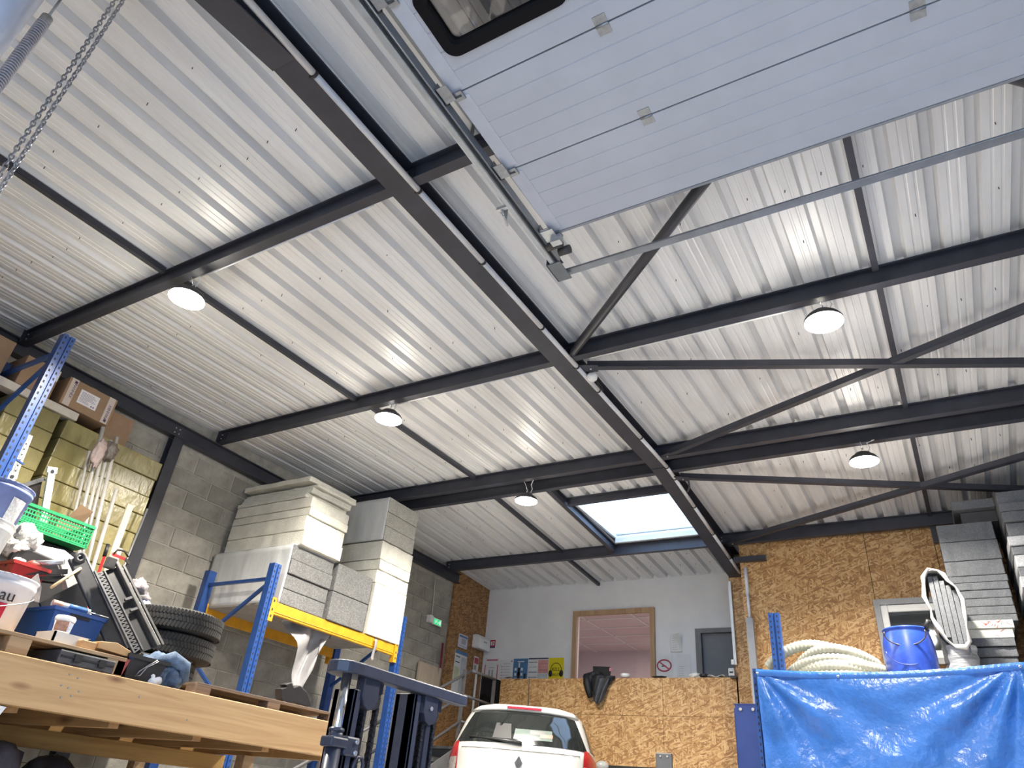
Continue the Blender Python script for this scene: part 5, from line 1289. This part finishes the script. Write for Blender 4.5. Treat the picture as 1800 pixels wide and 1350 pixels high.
part('headband', MB().tube([(cx+.092*math.cos(R(a)), 10.151, cz+.105*math.sin(R(a))) for a in range(0, 181, 12)], .005, 6), PK, T)
for s in (-1, 1): part('earcup', MB().lathe([(.001, 0), (.032, .0), (.032, .002), (.001, .002)], (cx+s*.092, 10.152, cz-.045), 18, Matrix.Rotation(R(90), 3, 'X') @ Matrix.Scale(1.5, 3, (0, 1, 0))), PK, T)
text('lettering', 'KILL', .075, (cx, 10.151, cz+.012), (R(90), 0, 0), PK, T)
text('lettering', 'BRUIT', .055, (cx, 10.151, cz-.065), (R(90), 0, 0), PK, T)
T = thing('fire_sign', 'small red and white fire sign high on the white wall', 'sign', (-6.49, 10.155, 3.92))
part('plate', MB().box((-6.54, 10.152, 3.92), (-6.445, 10.158, 4.045)), mat('sign_red', (.45, .03, .07), .5), T)
part('pictogram', MB().box((-6.525, 10.150, 3.96), (-6.50, 10.152, 4.02)).box((-6.485, 10.150, 3.96), (-6.46, 10.152, 3.99)).box((-6.485, 10.15, 4.0), (-6.46, 10.152, 4.025)), PAP, T)
part('base_line', MB().box((-6.54, 10.150, 3.92), (-6.445, 10.152, 3.94)), PN, T)
T = thing('no_smoking_sign', 'round red prohibition sign left of the grey door', 'sign', (-3.60, 10.155, 3.5))
part('card', MB().box((-3.72, 10.154, 3.47), (-3.48, 10.158, 3.75)), PAP, T)
part('ring', MB().tube([(-3.60+.10*math.cos(R(a)), 10.152, 3.61+.075*math.sin(R(a))) for a in range(0, 360, 10)], .010, 6, closed=True), PR, T)
part('slash', MB().bar((-3.67, 10.151, 3.66), (-3.53, 10.151, 3.56), .004, .018), PR, T)
part('cigarette', MB().box((-3.64, 10.152, 3.595), (-3.57, 10.154, 3.607)), PK, T)
for k, (a, b, c, d, lb) in enumerate(((-3.50, -3.33, 3.78, 4.02, 'white paper with a torn curling corner above the prohibition sign'), (-3.42, -3.22, 3.40, 3.76, 'white paper taped beside the grey door'))):
    T = thing('notice', lb, 'notice', ((a+b)/2, 10.15, c), 'papers by the grey door')
    if k == 0:
        part('sheet', MB().grid(lambda u, v: Vector((a+(b-a)*u, 10.152-.05*max(0, u+v-1.1)**1.2*2, c+(d-c)*v)), 10, 10), PAP, T, solid=.001)
    else: part('sheet', MB().box((a, 10.153, c), (b, 10.158, d)), PAP, T)
    m = MB()
    for q in range(6): m.box((a+.03, 10.150, c+.04+.03*q), (a+.10, 10.1515, c+.044+.03*q))
    part('print', m, PI, T)
# papers on the aged chipboard strip
def cposter(name, label, y0, y1, z0, z1, cat='poster'):
    T = thing(name, label, cat, (-6.65, (y0+y1)/2, z0))
    return T
T = cposter('notice', 'small blue headed notice on the aged chipboard strip', 9.41, 9.66, 3.79, 3.99)
part('sheet', MB().box((-6.655, 9.41, 3.79), (-6.650, 9.66, 3.99)), mat('pale_violet_paper', (.60, .60, .70), .6), T); part('header', MB().box((-6.651, 9.42, 3.945), (-6.648, 9.65, 3.97)), PB, T); part('lines', MB().box((-6.651, 9.50, 3.85), (-6.648, 9.62, 3.93)).box((-6.651, 9.43, 3.81), (-6.648, 9.65, 3.82)), PI, T)
T = cposter('poster', 'long white poster with blue head on the aged chipboard strip', 9.37, 9.70, 3.10, 3.74)
part('sheet', MB().box((-6.655, 9.37, 3.10), (-6.650, 9.70, 3.74)), PAP, T); part('header', MB().box((-6.651, 9.37, 3.69), (-6.648, 9.70, 3.74)), PB, T)
part('left_column', MB().box((-6.651, 9.38, 3.30), (-6.649, 9.52, 3.50)), mat('print_lime', (.58, .62, .40), .6), T); part('right_column', MB().box((-6.651, 9.54, 3.15), (-6.649, 9.69, 3.66)), mat('print_silver', (.55, .57, .60), .6), T); part('lines', MB().box((-6.651, 9.39, 3.64), (-6.648, 9.50, 3.655)).box((-6.651, 9.39, 3.56), (-6.648, 9.50, 3.575)), PN, T)
T = cposter('extinguisher_sign', 'narrow red and white extinguisher sign on the chipboard strip', 9.90, 10.03, 3.52, 3.75, 'sign')
part('plate', MB().box((-6.655, 9.90, 3.52), (-6.650, 10.03, 3.75)), PAP, T); part('red_field', MB().box((-6.651, 9.91, 3.64), (-6.648, 10.02, 3.73)), PR, T); part('text_block', MB().box((-6.651, 9.92, 3.55), (-6.648, 10.01, 3.62)), PI, T)
T = cposter('wall_cabinet', 'white wall dispenser box in the corner of the chipboard strip', 9.79, 10.13, 3.84, 4.06, 'box')
part('shell', MB().prism([(-6.655, 3.86), (-6.50, 3.84), (-6.50, 4.0), (-6.56, 4.06), (-6.655, 4.06)], 9.79, 10.10, 'Y'), WHITEP, T, bev=.012)
part('slot', MB().box((-6.501, 9.9, 3.95), (-6.498, 9.99, 3.97)), PI, T)
# things on the parapet
JK = mat('black_jacket', (.007, .0075, .009), .6, 0, .3, 10, .3, 30); JG = mat('grey_jacket_lining', (.045, .048, .056), .45, 0, .3, 10, .3, 30)
T = thing('jacket', 'dark jacket draped over the chipboard parapet', 'jacket', (-4.3, 9.45, 2.97))
def jk(u, v):
    xl = -4.53+.20*v**1.1; xr = -4.05-.17*v**1.3
    x = xl+(xr-xl)*u; z = 3.35-.35*v*(1-.35*abs(2*u-1))
    return Vector((x, 9.48-.05*math.sin(u*math.pi)-.03*abs(math.sin(u*9+v*3)), z))
part('shell', MB().grid(jk, 24, 16), JK, T, solid=.012)
def jk2(u, v):
    x = -4.36+.25*u-.10*(v)*(u-.35)*.9-.02*v; z = 3.31-.33*v*(1-.30*abs(2*u-1)**1.5)
    return Vector((x, 9.425-.03*math.sin(u*math.pi)-.012*math.sin(u*14+v*5), z))
part('lining', MB().grid(jk2, 20, 16), JG, T, solid=.006)
part('sleeve', MB().tube([(-4.46, 9.45, 3.36), (-4.44, 9.42, 3.25), (-4.41, 9.42, 3.14), (-4.39, 9.43, 3.07)], [.05, .055, .045, .03], 12), JK, T)
part('collar', blob(MB(), (-4.37, 9.53, 3.37), (.13, .09, .05), 5, .3), JK, T)
T = thing('monitor', 'black monitor back standing behind the parapet above the jacket', 'monitor', (-4.33, 9.75, 3.28))
part('screen', MB().prism([(-4.49, 3.525), (-4.225, 3.515), (-4.235, 3.36), (-4.48, 3.36)], 9.70, 9.73, 'Y'), BLACKP, T)
part('stand', MB().box((-4.36, 9.73, 3.1), (-4.30, 9.77, 3.42)), BLACKP, T)
solo('desk', MB().box((-5.0, 9.64, 3.06), (-3.6, 10.05, 3.10)).box((-4.95, 9.66, 2.28), (-4.9, 10.0, 3.06)).box((-3.7, 9.66, 2.28), (-3.65, 10.0, 3.06)), WOODP, 'narrow desk hidden behind the chipboard parapet', 'desk')
solo('sticky_note', MB().box((-4.235, 9.69, 3.455), (-4.20, 9.698, 3.50)), mat('pink_note', (.75, .25, .33), .6), 'pink sticky note on the corner of the black monitor', 'note')
solo('white_bowl', MB().lathe([(.001, 3.345), (.055, 3.345), (.07, 3.385), (.055, 3.392), (.001, 3.392)], (-3.94, 9.56, 0), 20), WHITEP, 'small white bowl on the parapet in front of the office window', 'bowl')
solo('dark_rag', blob(MB(), (-3.45, 9.53, 3.345), (.10, .04, .012), 31, .3, 18, 8), BLACKP, 'flat dark rag on the parapet below the prohibition sign', 'rag')
m = MB(); blob(m, (-2.98, 9.54, 3.36), (.07, .05, .03), 32, .4, 18, 10)
solo('crumpled_papers', m, PAP, 'crumpled white and red paper on the parapet before the grey door', 'paper')
solo('black_pouch', blob(MB(), (-2.86, 9.54, 3.36), (.05, .04, .025), 33, .3, 18, 10), BLACKP, 'small black pouch on the parapet before the grey door', 'pouch')
solo('papers', MB().grid(lambda u, v: Vector((-2.80+.22*u, 9.49+.09*v, 3.34+.012*math.sin(u*9+v*3)+.008)), 12, 4), PAP, 'loose white papers at the right end of the parapet', 'paper', solid=.003)
solo('papers', MB().grid(lambda u, v: Vector((-5.80+.26*u, 9.47+.1*v, 3.34+.015*math.sin(u*5)+.006*v)), 10, 4), mat('red_white_leaflet', (.50, .40, .36), .6, 0, .4, 30), 'loose leaflets at the left end of the parapet', 'paper', solid=.003)
T = thing('socket_box', 'grey socket box on the chipboard below the white conduit', 'socket', (-2.47, 9.47, 3.33))
part('box', MB().box((-2.515, 9.43, 3.335), (-2.44, 9.5, 3.425)), mat('socket_grey', (.55, .56, .57), .4), T, bev=.006)
part('opening', MB().box((-2.50, 9.428, 3.365), (-2.455, 9.43, 3.385)), BLACKP, T)
part('back', MB().box((-2.50, 9.44, 3.31), (-2.42, 9.499, 3.335)), BLACKP, T)
T = thing('white_conduit', 'thin white conduit on the corner of the chipboard wall', 'conduit', (-2.42, 9.48, 3.45))
part('pipe', MB().box((-2.445, 9.46, 3.47), (-2.41, 9.499, 4.52)), WHITEP, T)
part('box', MB().box((-2.475, 9.45, 3.47), (-2.44, 9.499, 3.53)), WHITEP, T)

# ================================================================== RIGHT SIDE
w3 = struct('window_3', MB().box((-.70, 8.87, 3.33), (-.64, 8.93, 4.02)).box((-.02, 8.87, 3.33), (.04, 8.93, 4.02)).box((-.64, 8.87, 3.96), (-.02, 8.93, 4.02)).box((-.64, 8.87, 3.33), (-.02, 8.93, 3.39)), mat('window_trim_grey', (.30, .31, .32), .5))
part('sash', MB().box((-.64, 8.89, 3.39), (-.57, 8.94, 3.96)).box((-.09, 8.89, 3.39), (-.02, 8.94, 3.96)).box((-.57, 8.89, 3.88), (-.09, 8.94, 3.96)).box((-.57, 8.89, 3.39), (-.09, 8.94, 3.47)), WHITEP, w3, bev=.008)
part('pane', MB().box((-.57, 8.915, 3.47), (-.09, 8.92, 3.88)), mat('dark_mirror_glass', (.10, .11, .12), .04, .6, .05), w3)
T = thing('pallet_rack', 'blue rack behind the hanging tarpaulin', 'rack', (-.55, 7.2, 0), 'pallet racks')
def up2(x, y, top):
    m = MB(); mh = MB(); upright_mesh(m, mh, x, y, 0, top, w=.10, d=.07, face=(0, -1)); u = part('upright', m, RACKB, T); part('slots', mh, HOLE, u, kind='stuff')
up2(-1.445, 7.2, 3.48); up2(-1.445, 8.15, 2.9); up2(.95, 7.2, 2.9); up2(.95, 8.15, 2.9)
m = MB(); mh = MB(); upright_mesh(m, mh, -1.50, 6.58, 0, 2.86, w=.08, d=.07, face=(0, -1)); u = part('upright', m, RACKB, T); part('slots', mh, HOLE, u, kind='stuff')
up2(.40, 6.60, 2.80); up2(2.9, 6.6, 2.80); up2(2.9, 8.15, 2.80)
for y in (7.2, 8.15, 6.62): part('beam', MB().box((-1.40, y-.025, 2.68), (3.0, y+.025, 2.785)), RACKY, T)
part('shelf', MB().box((-1.40, 6.66, 2.79), (3.0, 8.2, 2.81)), mat('shelf_chip', (.3, .28, .26)), T)
# tarpaulin
TARP = mat('tarpaulin_blue', (.034, .145, .47), .32, 0, .14, 5, .9, 22, spec=.55)
def tarp(u, v):
    x = -1.49+2.55*u; zt = 2.835+.035*u
    su = min(1, u/.728)
    sag = -.045*math.sin(math.pi*su) if u < .728 else -.05*(u-.728)
    z = zt+sag*(1-v)-v*2.1
    dl = math.hypot(u*2.55+.02, v*2.1+.03); al = math.atan2(v*2.1+.02, u*2.55+.001)
    dr = math.hypot((.728-u)*2.55, v*2.1+.03); ar = math.atan2(v*2.1+.02, (.728-u)*2.55+.001)
    f = .040*math.sin(al*11+.6)*math.exp(-dl*.75)*min(1, dl*4) + .045*math.sin(ar*13)*math.exp(-dr*.75)*min(1, dr*4)
    f += .030*nz((x*1.3, z*1.7, 2))+.014*nz((x*4, z*5, 5))+.006*nz((x*11, z*12, 7))
    swag = .05*math.sin(math.pi*su)*math.exp(-(v*2.1-.28)**2/.02)*.35
    y = 6.50-.03-f*min(1, v*8+.12)-swag
    if u > .74: y += (u-.74)*.5
    return Vector((x, y, z))
T = thing('tarpaulin', 'wrinkled blue tarpaulin hanging as a curtain on the rack', 'tarpaulin', (-.3, 6.5, .75))
part('sheet', MB().grid(tarp, 150, 110), TARP, T)
def hem(u, v):
    p = tarp(u, .0); return p+Vector((0, -.012-.012*math.sin(v*math.pi), -.05*v+.004))
part('hem', MB().grid(hem, 100, 4), TARP, T)
for u_ in (.006, .25, .728):
    p = tarp(u_, .01); part('eyelet', MB().lathe([(.004, 0), (.010, 0), (.010, .003), (.004, .003)], p+Vector((0, -.03, -.01)), 14, Matrix.Rotation(R(90), 3, 'X')), GALV, T)
# hose
HOSE = mat('cream_hose', (.36, .365, .30), .55, 0, .1, 12)
pts = []
N = 1000
for k in range(N):
    t_ = k/N*2*math.pi*5.2; g = k/N
    tilt = .09*math.sin(t_*1.02+.4)+.05*math.sin(t_*.43)
    pts.append((-.98+(.36+.04*math.sin(t_*.37))*math.cos(t_), 7.36+.27*math.sin(t_)*(1-.15*g), 2.865+.27*g*(1-.55*abs(math.cos(t_))**2)+.5*max(0, tilt)*g+.02*math.sin(t_*.7)))
l_ = pts[-1]
for k in range(1, 70):
    s_ = k/69
    pts.append((l_[0]-.70*s_, l_[1]-.30*math.sin(s_*2.2), l_[2]+.10*math.sin(s_*2.4)-.20*s_**2))
pts = [Vector(p) for p in pts]
for p in pts: p.z = max(p.z, 2.87)
solo('hose', MB().tube(pts, [.047 if k % 3 else .053 for k in range(len(pts))], 10), HOSE, 'coiled cream ribbed suction hose on the shelf above the tarpaulin', 'hose')
# drum
DB = mat('drum_blue', (.025, .07, .42), .32, 0, .18, 14)
T = thing('drum', 'dented blue plastic drum beside the coiled hose', 'drum', (-.36, 7.30, 2.812))
part('body', MB().lathe([(.001, -.112), (.20, -.112), (.205, -.09), (.205, .16), (.20, .26), (.185, .34), (.18, .365), (.19, .375), (.18, .385), (.165, .37), (.165, -.05), (.001, -.05)], (-.36, 7.30, 2.926), 40), DB, T)
part('wire_handle', MB().tube([(-.36+.16*math.cos(R(a)), 7.11, 3.24+.10*math.sin(R(a))) for a in range(170, 375, 12)], .006, 6), BLACKP, T)
part('wire_handle', MB().tube([(-.36+.17*math.cos(R(a)), 7.095, 3.10+.12*math.sin(R(a))) for a in range(185, 300, 12)], .004, 6), mat('blue_wire', (.02, .04, .2), .4), T)
part('bracket', MB().tube([(-.20, 7.22, 3.29), (-.16, 7.18, 3.36)], .02, 8), BLACKP, T)
# sack of upright grey boards
T = thing('foam_sack', 'white sack holding upright grey foam boards beside the drum', 'sack', (.0, 7.45, 2.812))
for k in range(5):
    part('board', MB().box((-.10+.042*k, 7.40, 3.10 if k > 1 else 3.3-.04*k), (-.062+.042*k, 7.9, 3.80-.045*max(0, k-1))), EPSGR, T, bev=.003)
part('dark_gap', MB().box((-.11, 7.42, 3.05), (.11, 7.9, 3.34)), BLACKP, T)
cs = [(-.14, 3.72), (-.125, 3.80), (-.08, 3.845), (-.02, 3.845), (.03, 3.80), (.06, 3.74), (.10, 3.68), (.125, 3.58), (.125, 3.45), (.12, 3.33), (.11, 3.22), (.06, 3.16), (.0, 3.17), (-.05, 3.23), (-.10, 3.33), (-.14, 3.42), (-.125, 3.5), (-.15, 3.6)]
part('rolled_edge', MB().tube([(a+.008*math.sin(i*4.7), 7.36+.025*math.sin(i*2.1), b+.008*math.cos(i*3.3)) for i, (a, b) in enumerate(cs)], [.015+.008*math.sin(i*1.9) for i in range(len(cs))], 8, closed=True), mat('sack_white', (.44, .435, .42), .45, 0, .1, 10, .3, 30), T)
part('bag_wall', MB().grid(lambda u, v: Vector((cs[int(u*18) % 18][0], 7.36+.55*v, cs[int(u*18) % 18][1])), 18, 4, smooth=False), mat('sack_white', (.6, .6, .6)), T, solid=.004)
part('sack_foot', MB().grid(lambda u, v: Vector((.02+.13*math.cos(u*2*math.pi)*(1+.04*math.sin(v*28)), 7.50+.12*math.sin(u*2*math.pi), 2.815+.385*v)), 24, 24), mat('striped_sack', (.30, .31, .33), .35, 0, .4, 3, .6, 9, stretch=(1, 1, 8)), T)
# grey foam stacks
G3 = 'grey foam boards on the right rack'
def gboard(x0, x1, y0, y1, z0, z1, lb, mm=EPSGR, seed=0): foam_board(x0, x1, y0, y1, z0, z1, lb, G3, .004, seed, material=mm)
gb = [(2.815, 3.10, -.07, .46, 'broken grey foam board at the foot of the right stack'), (3.10, 3.185, -.06, .455, 'ragged grey foam board second from the foot of the right stack'), (3.185, 3.27, -.04, .46, 'grey foam board just below the red marked white boards')]
for k, (a, b, c, d, lb) in enumerate(gb): gboard(c, d, 7.9-.02*k, 8.9, a+.002, b-.002, lb, seed=70+k)
T = thing('foam_board', 'lower white faced grey foam board with red marks on the right rack', 'foam board', (.22, 8.3, 3.275), G3)
part('grey_layer', MB().box((-.025, 7.84, 3.275), (.46, 8.8, 3.345)), EPSGR, T); part('white_layer', MB().box((-.03, 7.835, 3.345), (.465, 8.8, 3.42)), EPSW, T)
rm = MB(); rq = random.Random(4)
for k in range(7): x = .02+rq.random()*.38; z = 3.36+rq.random()*.045; rm.bar((x, 7.833, z), (x+.03, 7.833, z+rq.uniform(-.03, .03)), .002, .003)
part('red_marks', rm, mat('red_crayon', (.55, .08, .07), .7), T)
T = thing('foam_board', 'upper white foam board with red scribbles on the right rack', 'foam board', (.23, 8.3, 3.425), G3)
part('board', MB().box((.0, 7.82, 3.425), (.485, 8.8, 3.495)), EPSW, T, bev=.004)
rm = MB()
for k in range(16): x = .24+rq.random()*.20; z = 3.435+rq.random()*.05; rm.bar((x, 7.818, z), (x+rq.uniform(-.04, .04), 7.818, z+rq.uniform(-.03, .03)), .002, .004)
part('red_marks', rm, mat('red_crayon', (.55, .08, .07)), T)
zs = [3.50, 3.565, 3.64, 3.715, 3.79, 3.865, 3.93, 4.075, 4.27, 4.45]
nm_ = ['first', 'second', 'third', 'fourth', 'fifth', 'sixth', 'seventh', 'eighth', 'ninth']
for k in range(9):
    gboard(.06+.003*(k % 3), .53+.006*(k % 2)+.0015*k, 7.9+.003*(k % 2), 8.9, zs[k]+(.0015 if k not in (4, 7) else .004), zs[k+1]-.001, '%s grey foam board above the white ones in the nearer right stack' % nm_[k], seed=80+k)
T = thing('foam_board', 'loose dark grey foam boards jutting left on top of the right stacks', 'foam board', (.5, 8.1, 4.5), G3)
part('board', MB().box((.24, 7.86, 4.575), (.60, 8.7, 4.665)), EPSGR, T, bev=.004)
part('lower_board', MB().box((.30, 7.95, 4.46), (.60, 8.8, 4.57)), mat('dark_grey_foam', (.06, .06, .065), .8), T)  # lower board is a darker grey than the one above
zs = [2.94]; ths = [.225, .12, .09, .10, .09, .10, .07, .08, .10, .09, .11, .08, .09, .13, .10, .09, .12, .13]
r_ = random.Random(9)
LG = eps_mat('light_grey_foam', (.34, .35, .37), (.44, .45, .47))
z = 2.815
nn_ = ['first', 'second', 'third', 'fourth', 'fifth', 'sixth', 'seventh', 'eighth', 'ninth', 'tenth', 'eleventh', 'twelfth', 'thirteenth', 'fourteenth', 'fifteenth', 'sixteenth', 'seventeenth']
k = 0
while z < 4.68 and k < 17:
    th = ths[k]; z2 = min(z+th, 4.75)
    gboard(.60+r_.uniform(-.006, .03), 1.7, 7.55+r_.uniform(-.02, .02), 8.6, z+.002, z2-.001, '%s board from the bottom of the far right grey foam stack' % nn_[k], LG if k in (6, 8, 10, 12) else EPSGR, 100+k); z = z2; k += 1
